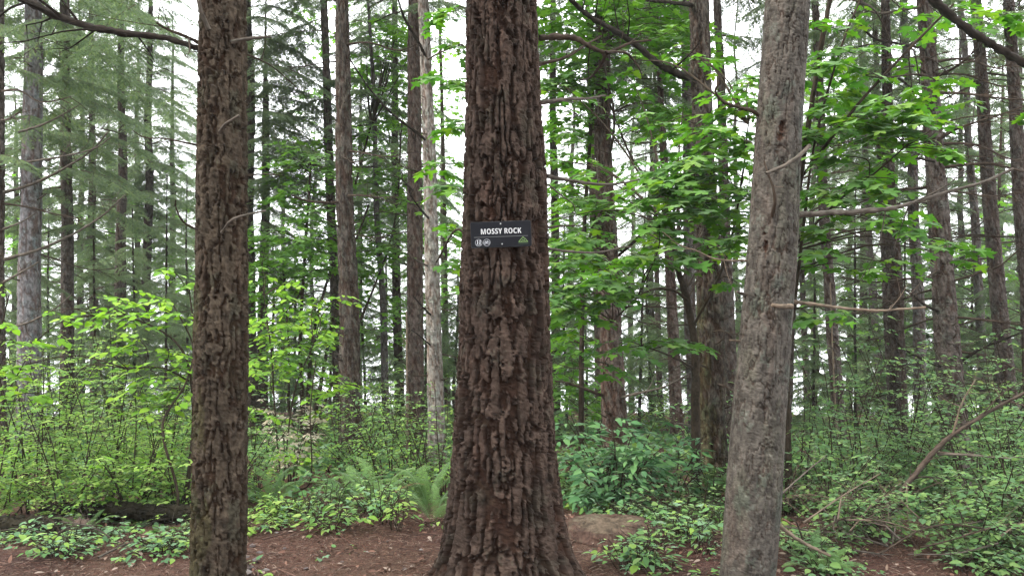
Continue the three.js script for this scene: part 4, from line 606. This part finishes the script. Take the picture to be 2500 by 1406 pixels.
leafTree('hazel_bush', 'slender hazel with yellow green leaves in front of the vine maple stems', 'bush', undefined, groundAt(690, 8),
  [[[groundAt(690, 8), [670, 1000, 8], [660, 850, 8], [640, 700, 8]], 0.01, 0.005], [[groundAt(694, 8), [720, 950, 8], [770, 830, 8.1]], 0.01, 0.004], [[groundAt(698, 8), [755, 1180, 7.6], [757, 1000, 7.6], [770, 880, 7.6]], 0.008, 0.004]],
  [[630, 790, 8, 0.28, 26], [690, 800, 8, 0.3, 30], [740, 840, 8, 0.3, 30], [790, 820, 8.1, 0.24, 18], [650, 880, 8, 0.28, 24], [720, 900, 8, 0.3, 26], [780, 920, 8, 0.24, 16], [620, 940, 8, 0.2, 14], [700, 740, 8, 0.24, 16], [770, 760, 8.1, 0.2, 12], [640, 660, 8.2, 0.14, 7], [620, 1000, 7.8, 0.2, 14], [612, 680, 8, 0.1, 5], [680, 1110, 7.8, 0.2, 14], [730, 1110, 7.8, 0.2, 14], ...scatter(64, 22, 605, 830, 650, 1010, 7.9, 9, 0.26, 18)], { ...hz, size: 0.075, dense: 1.5 }, 62);
leafTree('hazel_bush', 'pale leaved hazel at the foot of the brown fir with upswept branches', 'bush', undefined, groundAt(-40, 6),
  [[[groundAt(-40, 6), [-30, 1000, 6], [-10, 850, 6.1], [20, 720, 6.1]], 0.012, 0.005], [[groundAt(-30, 6), [0, 1000, 6.1], [60, 880, 6.2]], 0.01, 0.004]],
  [[10, 700, 6.1, 0.16, 12], [-10, 790, 6.1, 0.2, 18], [30, 830, 6.1, 0.2, 20], [10, 890, 6.1, 0.22, 24], [60, 900, 6.2, 0.18, 16], [30, 950, 6.1, 0.22, 24], [90, 960, 6.3, 0.18, 14]], hz, 63);
console.log('broadleaf trees done');

// ---------------------------------------------------------------- shrubs
function shrub(o) {
  const R = rng(o.seed), base = groundAt(o.x, o.D), root = thing(o.name, o.label, o.category ?? 'bush', base, o.group), L = new Leaves(), H = o.H, sp_ = o.spread;
  const per = Math.ceil(o.leaves / o.stems), wild = o.name === 'thicket_shrub';
  for (let i = 0; i < o.stems; i++) {
    const a = i / o.stems * TAU + R(), lean = sp_ * (0.25 + 0.8 * R()), h = H * (wild ? 0.35 + 0.95 * Math.pow(R(), 1.4) : 0.6 + 0.45 * R()), b = base.clone().add(V(Math.cos(a) * 0.08 * sp_ * 3 * R(), -0.03, Math.sin(a) * 0.2 * sp_ * R())), d = V(Math.cos(a), 0, Math.sin(a));
    const at = (t) => b.clone().add(V(d.x * lean * Math.pow(t, 1.4), h * (t * 1.15 - 0.15 * t * t), d.z * lean * Math.pow(t, 1.4)).add(V(0.03 * noise(t * 4, i, o.seed), 0, 0.03 * noise(t * 4, i + 9, o.seed))));
    const woods = [[[at(0), at(0.3), at(0.6), at(0.85), at(1)], o.stemR ?? 0.007, 0.002]], nt = o.twigs ?? 8;
    for (let k = 0; k < nt; k++) {
      const t = lerp(o.from ?? 0.22, 1, (k + R()) / nt), e = R() * TAU, q = at(t), dd = V(Math.cos(e), ra(-0.1, 0.45, R), Math.sin(e)).addScaledVector(d, 0.4);
      leafyTwig(L, q, dd, (o.twig ?? 0.28) * ra(0.5, 1.15, R) * (1.15 - 0.4 * t), Math.round(per / nt), o.geos, o.mats, o.size, R, o.tilt ?? 0.5, 0.25, woods, 0.0022);
    }
    part('stem', mergeGeometries(woods.map(([p, r0, r1], j) => tube(p, r0, r1, j ? 3 : 5, j ? 3 : 9, 0.1, R, base))), o.wood ?? MW.stem, root);
  }
  L.flush(root, o.most ?? 300); return root;
}
const thick = { name: 'thicket_shrub', geos: [triA, ovalA], mats: ML.thicket, size: 0.052, tilt: 0.55, stems: 11, leaves: 1250, twig: 0.3, twigs: 11, most: 110 };
[[10, 6.3, 0.95, 0.45], [95, 6.7, 1.15, 0.5], [180, 6.2, 0.85, 0.45], [255, 6.8, 1.2, 0.5], [330, 6.4, 1.0, 0.5], [405, 7.0, 1.25, 0.45], [450, 6.3, 0.6, 0.35], [50, 7.6, 1.35, 0.5], [310, 7.8, 1.4, 0.5], [150, 7.9, 1.35, 0.5]].forEach(([x, D, H, s], i) => shrub({ ...thick, x, D, H, spread: s, seed: 1000 + i, mats: i % 3 === 1 ? [...ML.thicket, ...ML.hazel.slice(0, 2)] : ML.thicket, label: 'leafy green thicket shrub growing behind the dark rotting log', group: 'thicket behind the rotting log' }));
[[620, 7.4, 0.6, 0.4], [560, 7, 0.7, 0.4], [885, 8.2, 0.9, 0.5], [950, 7.6, 1.0, 0.5], [1020, 7.3, 0.95, 0.42], [1075, 7.0, 0.8, 0.4], [830, 9.2, 1.0, 0.5]].forEach(([x, D, H, s], i) => shrub({ ...thick, x, D, H, spread: s, seed: 1100 + i, leaves: 850, size: 0.05, mats: [...ML.thicket.slice(0, 4), ...ML.right], label: 'loose green shrub among the ferns in front of the firs', group: 'loose shrubs among the ferns' }));
shrub({ name: 'broadleaf_bush', label: 'dense bush of large dark blue green leaves behind the earth mound', x: 1505, D: 6.6, H: 0.78, spread: 0.46, seed: 1201, geos: [lanceA, ovalA], mats: ML.bush, size: 0.1, stems: 16, leaves: 1500, twig: 0.34, twigs: 10, tilt: 0.8, stemR: 0.01, from: 0.15 });
shrub({ name: 'broadleaf_bush', label: 'smaller open bush of large leaves beside the mossy based trunk', x: 1640, D: 7.0, H: 0.7, spread: 0.35, seed: 1202, geos: [lanceA, ovalA], mats: ML.bush, size: 0.095, stems: 7, leaves: 300, twig: 0.3, twigs: 7, tilt: 0.8, stemR: 0.01, from: 0.3 });
const rs = { ...thick, mats: ML.right, leaves: 1100, size: 0.05, geos: [ovalA, roundA, triA] };
[[1960, 6.8, 0.95, 0.35], [2030, 6.2, 0.75, 0.45], [2110, 6.6, 1.1, 0.5], [2190, 6.9, 1.15, 0.5], [2280, 6.9, 0.9, 0.5], [2380, 6.3, 1.0, 0.5], [2470, 6.0, 0.95, 0.5], [2440, 5.2, 0.5, 0.42], [2380, 5.1, 0.35, 0.35], [2530, 5.4, 0.75, 0.45], [2090, 5.5, 0.35, 0.3], [2060, 7.8, 1.2, 0.5], [2200, 8.2, 1.3, 0.55], [2420, 7.6, 1.35, 0.55], [2500, 7.2, 1.4, 0.5]].forEach(([x, D, H, s], i) => shrub({ ...rs, x, D, H, spread: s, seed: 1300 + i, label: 'tangled green shrub in the thicket around the leaning dead pole', group: 'thicket around the leaning pole' }));
[[1740, 6.9, 0.5, 0.35], [1690, 6.2, 0.3, 0.35], [1640, 6.0, 0.22, 0.3], [1900, 6.5, 0.5, 0.3], [1420, 7.2, 0.35, 0.4], [1560, 7.6, 0.5, 0.5], [1350, 7.4, 0.4, 0.4]].forEach(([x, D, H, s], i) => shrub({ ...rs, x, D, H, spread: s, seed: 1400 + i, leaves: 320, label: 'knee high leafy shrub at the foot of the mossy based trunk', group: 'knee high shrubs near the earth mound' }));
shrub({ name: 'plumed_shrub', label: 'shrub hung with withered cream white plumes below the vine maple', x: 715, D: 8.2, H: 0.85, spread: 0.45, seed: 1500, geos: [ovalA, roundA], mats: ML.cream, size: 0.05, stems: 9, leaves: 700, twig: 0.22, twigs: 9, tilt: 1.2, wood: MW.dead });
// understory far behind
{
  const R = rng(71);
  for (let i = 0; i < 34; i++) { const x = -40 + i * 77 + ra(-25, 25, R), D = ra(9.5, 17, R); shrub({ ...thick, x, D, H: ra(0.9, 1.7, R), spread: ra(0.7, 1.1, R), seed: 1600 + i, stems: 8, leaves: 420, twigs: 8, twig: 0.5, size: 0.09, mats: i % 2 ? ML.right : ML.thicket, most: 0, label: 'green undergrowth shrub filling the wood floor between the far firs', group: 'undergrowth between the far firs' }); }
}
console.log('shrubs done');

// ---------------------------------------------------------------- ferns
const frondGeo = [1, 2, 3].map((s) => { // sword fern frond along +x, 1 m long, arching
  const R = rng(s * 31), pos = [], idx = [], n = 36, ax = (t) => V(t * (1 - 0.1 * t * t), 0.75 * t - 0.6 * t * t, 0.04 * Math.sin(t * 4 + s) * t);
  for (let i = 0; i < n; i++) for (const g of [-1, 1]) {
    const t = 0.08 + 0.92 * i / n, p = ax(t), d = ax(Math.min(1, t + 0.02)).sub(ax(t - 0.02)).normalize(), l = 0.12 * Math.pow(Math.sin(Math.PI * clamp(0.12 + 0.87 * t)), 0.7) * (0.85 + 0.3 * R()), e = p.clone().addScaledVector(d, l * 0.35).add(V(0, -0.18 * l - 0.1 * l * R(), g * l)), w = d.clone().multiplyScalar(0.0068), m = p.clone().lerp(e, 0.5).add(V(0, 0.015, 0)), b = pos.length / 3;
    for (const q of [p.clone().sub(w), p.clone().add(w), m.clone().sub(w), m.clone().add(w), e]) pos.push(q.x, q.y, q.z);
    idx.push(b, b + 1, b + 2, b + 1, b + 3, b + 2, b + 2, b + 3, b + 4);
  }
  const blade = geo(pos, null, idx), st = tube([ax(0), ax(0.3), ax(0.6), ax(1)], 0.004, 0.001, 3, 9, 0);
  return mergeGeometries([blade, st]);
});
function fern(x, D, size, n, label, seed, group, dead = 0) {
  const R = rng(seed), root = thing('sword_fern', label, 'fern', groundAt(x, D), group);
  for (let i = 0; i < n; i++) {
    const m = part('frond', pick(frondGeo, R), i < dead ? ML.fernDead[0] : pick(ML.fern, R), root), a = i / n * TAU + 0.5 * R(), s = size * ra(0.7, 1.1, R); m.scale.set(s, s * ra(0.9, 1.3, R), s); m.rotation.set(0.9 * (R() - 0.5), a, ra(0.05, 0.75, R), 'YXZ'); m.position.set(0.02 * Math.cos(a), 0.02, -0.02 * Math.sin(a));
    if (i < dead) m.userData.label = 'rust brown withered frond';
  }
}
fern(925, 6.4, 0.5, 17, 'sword fern with a rust brown frond in its middle', 2001, undefined, 2);
fern(1045, 6.5, 0.5, 16, 'tall sword fern at the foot of the pale barked fir', 2002);
fern(850, 6.7, 0.46, 15, 'sword fern in front of the stout stub-dotted fir', 2003);
fern(1060, 5.85, 0.4, 8, 'small sword fern at the edge of the bare path by the sign trunk', 2004);
fern(1730, 6.9, 0.5, 10, 'sword fern against the mossy base of the large trunk', 2005);
fern(670, 6.7, 0.45, 10, 'small sword fern below the cream plumed shrub', 2006);
[[1975, 4.75, 0.3, 7], [2010, 4.7, 0.25, 6]].forEach(([x, D, s, n], i) => fern(x, D, s, n, 'small pale fern at the foot of the finely cracked leaning trunk', 2010 + i, 'small ferns by the leaning trunk'));
fern(210, 5.75, 0.3, 6, 'small fern spilling over the dark rotting log', 2020);
fern(1400, 7.2, 0.4, 8, 'fern behind the earth mound next to the sign trunk', 2021);

// ---------------------------------------------------------------- low plants along the path
const low = { name: 'ground_plant', category: 'plant', geos: [ovalA, roundA, triA], mats: ML.low, size: 0.06, stems: 8, leaves: 80, twig: 0.12, twigs: 3, tilt: 0.4, stemR: 0.003, from: 0.4, H: 0.16, spread: 0.2, most: 40 };
const rl = rng(81);
for (let i = 0; i < 24; i++) shrub({ ...low, x: ra(1490, 1770, rl), D: ra(4.75, 5.9, rl), H: ra(0.05, 0.26, rl), spread: ra(0.1, 0.22, rl), leaves: Math.round(ra(20, 70, rl)), size: ra(0.04, 0.08, rl), geos: pick([[ovalA], [triA], [roundA, ovalA], [lanceA, triA]], rl), mats: pick([ML.low, ML.right, ML.low], rl), seed: 2100 + i, label: 'low broad leaved plant beside the path near the leaning trunk', group: 'low plants beside the leaning trunk' });
for (let i = 0; i < 26; i++) shrub({ ...low, x: ra(600, 1080, rl), D: ra(5.5, 6.3, rl), H: ra(0.06, 0.34, rl), spread: ra(0.1, 0.24, rl), leaves: Math.round(ra(25, 80, rl)), size: ra(0.04, 0.075, rl), geos: pick([[ovalA], [triA], [roundA, ovalA], [lanceA, triA]], rl), mats: pick([ML.low, ML.right, ML.thicket], rl), seed: 2200 + i, label: 'low leafy plant at the edge of the path below the ferns', group: 'low plants below the ferns' });
for (let i = 0; i < 17; i++) shrub({ ...low, x: ra(-20, 470, rl), D: ra(5.05, 5.75, rl), H: ra(0.08, 0.2, rl), leaves: 36, seed: 2300 + i, label: 'low leafy plant on the bank in front of the rotting log', group: 'low plants before the rotting log' });
for (let i = 0; i < 12; i++) shrub({ ...low, x: i % 2 ? ra(1910, 2030, rl) : ra(2340, 2530, rl), D: ra(4.7, 5.3, rl), H: ra(0.12, 0.25, rl), seed: 2400 + i, mats: ML.right, label: 'low leafy plant under the thicket of the leaning pole', group: 'low plants under the right thicket' });
[[612, 4.95], [640, 4.7], [790, 5.1], [1300, 5.6], [860, 5.2]].forEach(([x, D], i) => shrub({ ...low, x, D, H: 0.05, spread: 0.08, leaves: 10, stems: 3, size: 0.06, seed: 2500 + i, label: 'tiny seedling with a few leaves on the bare path', group: 'seedlings on the path' }));

{
  const R = rng(88), by = new Map(), gs = [ovalA, triA, roundA];
  for (let i = 0; i < 15000; i++) {
    const D = 5.75 + 13 * Math.pow(R(), 1.5), b = groundAt(ra(-80, 2580, R), D), k = fbm(b.x * 0.8, 2, b.z * 0.8, 3);
    if (k < -0.12 - 0.2 * smooth(6, 9, D) || (D < 6.1 && R() < 0.6)) continue;
    b.y += 0.03 + 0.22 * R() * smooth(5.8, 7.5, D); const g = pick(gs, R), m = pick(R() < 0.5 ? ML.right : ML.low, R), key = g.uuid + m.uuid;
    if (!by.has(key)) by.set(key, { g, m, ms: [] });
    by.get(key).ms.push(place(b, V(R() - 0.5, -0.15, R() - 0.5), V((R() - 0.5) * 0.9, 1, (R() - 0.5) * 0.9), (0.05 + 0.06 * R()) * (D > 9 ? 1.5 : 1)));
  }
  const cover = new THREE.Group(); cover.name = 'ground_cover'; cover.userData = { kind: 'stuff', label: 'low leafy ground cover spread over the wood floor', category: 'ground cover' }; scene.add(cover);
  for (const { g, m, ms } of by.values()) copies('ground_cover_leaves', g, m, ms, cover);
  const far = new THREE.Group(); far.name = 'distant_foliage'; far.userData = { kind: 'stuff', label: 'soft mass of far conifer foliage closing the wood', category: 'foliage' }; scene.add(far);
  const fm = boughs.map(() => []);
  for (let i = 0; i < 950; i++) { const D = ra(26, 48, R), x = (ra(-200, 2700, R) - 1250) / FPX * D, y = groundY(x, -D) + 4.6 * Math.pow(R(), 1.4); fm[i % 4].push(boughMatrix(V(x, y, -D), R() * TAU, ra(-0.5, 0.1, R), ra(1, 1.8, R))); }
  fm.forEach((ms, i) => copies('distant_boughs', boughs[i], MN, ms, far));
}
// ---------------------------------------------------------------- logs, mound, poles, litter
{
  const log = thing('fallen_log', 'dark rotting log lying along the left bank under the thicket', 'log', groundAt(220, 5.85)), M = new THREE.MeshPhysicalMaterial({ specularIntensity: 0.15, color: C(0.035, 0.032, 0.022), map: maps.fir.color, bumpMap: maps.fir.bump, bumpScale: 0.03, roughness: 0.95 });
  const Y = (x, D, h) => groundAt(x, D).add(V(0, h, 0));
  part('trunk', tube([Y(-140, 5.9, 0.04), Y(20, 5.85, 0.05), Y(170, 5.8, 0.06)], 0.085, 0.075, 14, 40, 0.22, R0, log.position), M, log);
  part('broken_end', tube([Y(168, 5.8, 0.06), Y(232, 5.8, 0.06)], 0.06, 0.05, 12, 12, 0.3, R0, log.position), new THREE.MeshStandardMaterial({ color: C(0.12, 0.085, 0.068), map: maps.fir.color, roughness: 0.95 }), log);
  const l2 = thing('fallen_log', 'thinner decayed log behind the dark rotting log, meeting the mossy trunk', 'log', groundAt(380, 6.1));
  part('trunk', tube([Y(120, 6.25, 0.1), Y(260, 6.2, 0.1), Y(400, 6.1, 0.1), Y(560, 6.0, 0.08)], 0.05, 0.07, 12, 40, 0.25, R0, l2.position), M, l2);
  const mound = thing('earth_mound', 'low tan mound of bare earth and rock behind the sign trunk', 'mound', groundAt(1492, 5.55));
  const g = new THREE.SphereGeometry(1, 64, 32, 0, TAU, 0, Math.PI / 2), p = g.attributes.position, col = [];
  for (let i = 0; i < p.count; i++) { const x = p.getX(i), y = p.getY(i), z = p.getZ(i), n = 1 + 0.16 * fbm(x * 1.7, y * 1.7 + 3, z * 1.7, 4) + 0.04 * fbm(x * 8, y * 8, z * 8, 3); p.setXYZ(i, x * 0.36 * n, y * 0.11 * n - 0.012, z * 0.34 * n); const t = smooth(-0.05, 0.15, fbm(x * 2.4, y * 2.4, z * 2.4 + 2, 4) + (y - 0.75) * 1.2); col.push(lerp(0.13, 0.17, t), lerp(0.085, 0.138, t), lerp(0.07, 0.105, t)); }
  g.setAttribute('color', new THREE.Float32BufferAttribute(col, 3)); g.computeVertexNormals();
  const uvm = g.attributes.uv; for (let i = 0; i < uvm.count; i++) uvm.setXY(i, p.getX(i) * 2, p.getZ(i));
  part('dome', g, new THREE.MeshPhysicalMaterial({ specularIntensity: 0.15, vertexColors: true, map: maps.young.color, bumpMap: maps.young.bump, bumpScale: 0.02, roughness: 0.95 }), mound);

  const pole = thing('leaning_pole', 'dead leaning pole slanting up out of the thicket', 'branch', groundAt(2095, 5.6));
  branch(pole, 'pole', [Y(2080, 5.6, -0.05), P(2150, 1262, 5.65), P(2230, 1165, 5.7), P(2310, 1075, 5.75), P(2400, 1015, 5.7), P(2520, 950, 5.6)], 0.025, 0.011, woodMat(0.11, 0.088, 0.074), 401, 9, 0.3, 9);
  branch(pole, 'side_branch', [P(2290, 1108, 5.74), P(2380, 1112, 5.6), P(2460, 1118, 5.5), P(2540, 1112, 5.4)], 0.011, 0.005, MW.grey, 402, 2, 0.2);
  branch(pole, 'side_branch', [P(2328, 1062, 5.75), P(2350, 985, 5.7), P(2385, 925, 5.65)], 0.009, 0.003, MW.pale, 403, 5, 0.2);
  branch(pole, 'side_branch', [P(2215, 1180, 5.7), P(2216, 1230, 5.5), P(2218, 1262, 5.45)], 0.006, 0.003, MW.pale, 404, 0, 0);
  const fb = (label, l, r0, r1, m, s, tw, grp) => { const pts = l.map((q) => (q.isVector3 ? q : P(...q))), t = thing('fallen_branch', label, 'branch', pts[0].clone(), grp); branch(t, 'limb', pts, r0, r1, MW[m], s, tw, 0.22); };
  fb('pale fallen branch lying at the foot of the finely cracked leaning trunk', [P(1890, 1272, 4.75), P(1950, 1318, 4.7), P(2030, 1358, 4.65)], 0.014, 0.008, 'pale', 410, 2);
  fb('grey dead branch slanting beside the dark trunk behind the leaning one', [P(1900, 1215, 5.2), P(1960, 1160, 5.3), P(2020, 1110, 5.35)], 0.008, 0.003, 'grey', 411, 5);
  fb('thin crooked branch lying on the bank under the rotting log', [Y(250, 5.0, 0.02), Y(310, 5.15, 0.05), Y(380, 5.35, 0.04), Y(440, 5.6, 0.02)], 0.009, 0.004, 'grey', 412, 6);
  fb('long thin pole standing dead in front of the reddish brown fir', [groundAt(996, 8.9), P(994, 950, 8.9), P(992, 760, 8.9)], 0.017, 0.01, 'pale', 413, 8);
  fb('thin pale dead pole standing against the brown fir in the thicket', [groundAt(2042, 11.6), P(2036, 900, 11.6), P(2028, 690, 11.6)], 0.016, 0.008, 'pale', 414, 2);
  fb('thick dark bough hanging down across the leaning brown fir', [P(2270, -12, 5.2), P(2320, 35, 5.2), P(2385, 85, 5.2), P(2430, 112, 5.2), P(2515, 162, 5.2)], 0.03, 0.024, 'dark', 415, 2);
  fb('arched twig over the low plants beside the earth mound', [Y(1560, 5.5, 0.0), P(1600, 1290, 5.5), P(1650, 1298, 5.4), P(1690, 1360, 5.2)], 0.006, 0.003, 'grey', 416, 3);
  const R = rng(55);
  for (let i = 0; i < 56; i++) { const x = ra(1930, 2440, R), D = ra(4.8, 5.8, R), a = Y(x, D, ra(0.01, 0.28, R)), b = a.clone().add(V(ra(-0.6, 0.7, R), ra(-0.1, 0.25, R), ra(-0.3, 0.3, R))); fb('dry brown stick tangled in the thicket around the leaning pole', [a, a.clone().lerp(b, 0.5).add(V(0, ra(-0.03, 0.09, R), 0)), b], 0.006, 0.0025, pick(['dead', 'grey', 'dead', 'pale'], R), 420 + i, 8, 'dry sticks in the right thicket'); }
  for (let i = 0; i < 9; i++) { const x = ra(20, 470, R), D = ra(5.2, 6, R), a = Y(x, D, 0.03), b = a.clone().add(V(ra(-0.4, 0.4, R), ra(0, 0.2, R), ra(-0.2, 0.2, R))); fb('thin dead stick lying about the dark rotting log', [a, a.clone().lerp(b, 0.5).add(V(0, 0.04, 0)), b], 0.005, 0.002, pick(['dead', 'grey', 'dark'], R), 440 + i, 4, 'sticks around the rotting log'); }
  // litter on the path: needles and twigs, dry leaves, small stones
  const mats = [C(0.13, 0.068, 0.052), C(0.17, 0.1, 0.075), C(0.08, 0.05, 0.04), C(0.22, 0.16, 0.125)], tw = [], tc = [], dl = [], dc = [], q = new THREE.Quaternion(), e = new THREE.Euler();
  const needle = tube([V(-0.5, 0, 0), V(0, 0.04, 0.03), V(0.5, 0, 0)], 0.05, 0.03, 3, 4, 0.1);
  for (let i = 0; i < 9000; i++) { const D = 4.1 + 2.6 * R(), x = ra(-30, 2530, R), b = groundAt(x, D); b.y += 0.012 + 0.006 * R(); const l = 0.025 + 0.07 * R() * R(), w = 0.03 + 0.03 * R(); tw.push(new THREE.Matrix4().compose(b, q.setFromEuler(e.set(0, R() * TAU, (R() - 0.5) * 0.3)), V(l, w, w))); tc.push(pick(mats, R)); }
  for (let i = 0; i < 2600; i++) { const near = [[centreBase, 0.36], [leftBase, 0.16], [rightBase, 0.16]][i % 3], a = R() * TAU, r = near[1] + 0.5 * R() * R(), b = V(near[0].x + Math.sin(a) * r, 0, near[0].z + Math.cos(a) * r); b.y = groundY(b.x, b.z) + 0.012 + 0.03 * R() * Math.max(0, 1 - (r - near[1]) * 4); const l = 0.03 + 0.08 * R(), w = 0.03 + 0.05 * R(); tw.push(new THREE.Matrix4().compose(b, q.setFromEuler(e.set(0, R() * TAU, (R() - 0.5) * 0.7)), V(l, w, w))); tc.push(pick(mats, R)); }
  for (let i = 0; i < 90; i++) { const b = groundAt(ra(-30, 2530, R), 4.2 + 2 * R()); b.y += 0.018; const l = 0.1 + 0.22 * R(), w = 0.06 + 0.08 * R(); tw.push(new THREE.Matrix4().compose(b, q.setFromEuler(e.set(0, R() * TAU, (R() - 0.5) * 0.15)), V(l, w, w))); tc.push(pick([mats[2], mats[0], mats[2], mats[1]], R)); }
  const lit = copies('needle_litter', needle, new THREE.MeshPhysicalMaterial({ specularIntensity: 0.2, color: 0xffffff, roughness: 0.9 }), tw, scene, tc); lit.userData = { kind: 'stuff', label: 'red brown fallen needles and twigs strewn over the path', category: 'litter' };
  for (let i = 0; i < 1300; i++) { const D = 4.1 + 2.2 * R(), b = groundAt(ra(-30, 2530, R), D); b.y += 0.018; dl.push(place(b, V(R() - 0.5, (R() - 0.5) * 0.4, R() - 0.5), V((R() - 0.5) * 0.9, 1, (R() - 0.5) * 0.9), 0.02 + 0.035 * R())); dc.push(pick([C(0.2, 0.14, 0.105), C(0.26, 0.2, 0.16), C(0.14, 0.075, 0.055), C(0.19, 0.105, 0.075)], R)); }
  const dry = copies('leaf_litter', ovalA, new THREE.MeshPhysicalMaterial({ specularIntensity: 0.2, color: 0xffffff, roughness: 0.85, side: THREE.DoubleSide }), dl, scene, dc); dry.userData = { kind: 'stuff', label: 'small dry tan leaves scattered over the path', category: 'litter' };
  const sg = [1, 2, 3].map((s) => { const o = new THREE.IcosahedronGeometry(1, 2), v = o.attributes.position; for (let i = 0; i < v.count; i++) { const a = V(v.getX(i), v.getY(i), v.getZ(i)), k = 1 + 0.35 * noise(a.x * 1.3 + s * 5, a.y * 1.3, a.z * 1.3); v.setXYZ(i, a.x * k, a.y * k * 0.55, a.z * k); } o.computeVertexNormals(); return o; });
  const sm = [new THREE.MeshStandardMaterial({ color: C(0.1, 0.08, 0.073), roughness: 0.9 }), new THREE.MeshStandardMaterial({ color: C(0.2, 0.175, 0.16), roughness: 0.9 })];
  const stones = [[622, 1338, 0.02], [640, 1352, 0.018], [632, 1368, 0.026], [615, 1385, 0.024], [655, 1392, 0.018], [608, 1360, 0.02], [700, 1345, 0.012], [752, 1386, 0.013], [840, 1372, 0.012], [950, 1330, 0.011], [990, 1392, 0.016], [900, 1352, 0.01], [610, 1402, 0.03], [1030, 1350, 0.011], [1440, 1350, 0.012], [1460, 1385, 0.012], [680, 1310, 0.012], [1640, 1342, 0.016]];
  stones.forEach(([x, y, r], i) => { const D = EYE / Math.tan(Math.atan((y - 703) / FPX) - PITCH), b = groundAt(x, D), m = new THREE.Mesh(pick(sg, R), i > 10 || i === 4 ? sm[1] : sm[0]); m.name = numbered('stone'); m.position.copy(b).add(V(0, r * 0.3, 0)); m.scale.setScalar(r); m.rotation.y = R() * 6; m.castShadow = m.receiveShadow = true; m.userData = { label: 'small rounded stone lying on the bare path', category: 'stone', group: 'stones on the path' }; scene.add(m); });
}
let tris = 0, ins = 0, nm = 0; scene.traverse((o) => { if (!o.isMesh) return; nm++; const g = o.geometry, n = (g.index ? g.index.count : g.attributes.position.count) / 3; if (o.isInstancedMesh) ins += o.count; else tris += n; });
console.log('triangles', tris, 'instances', ins, 'meshes', nm);
renderer.render(scene, camera);
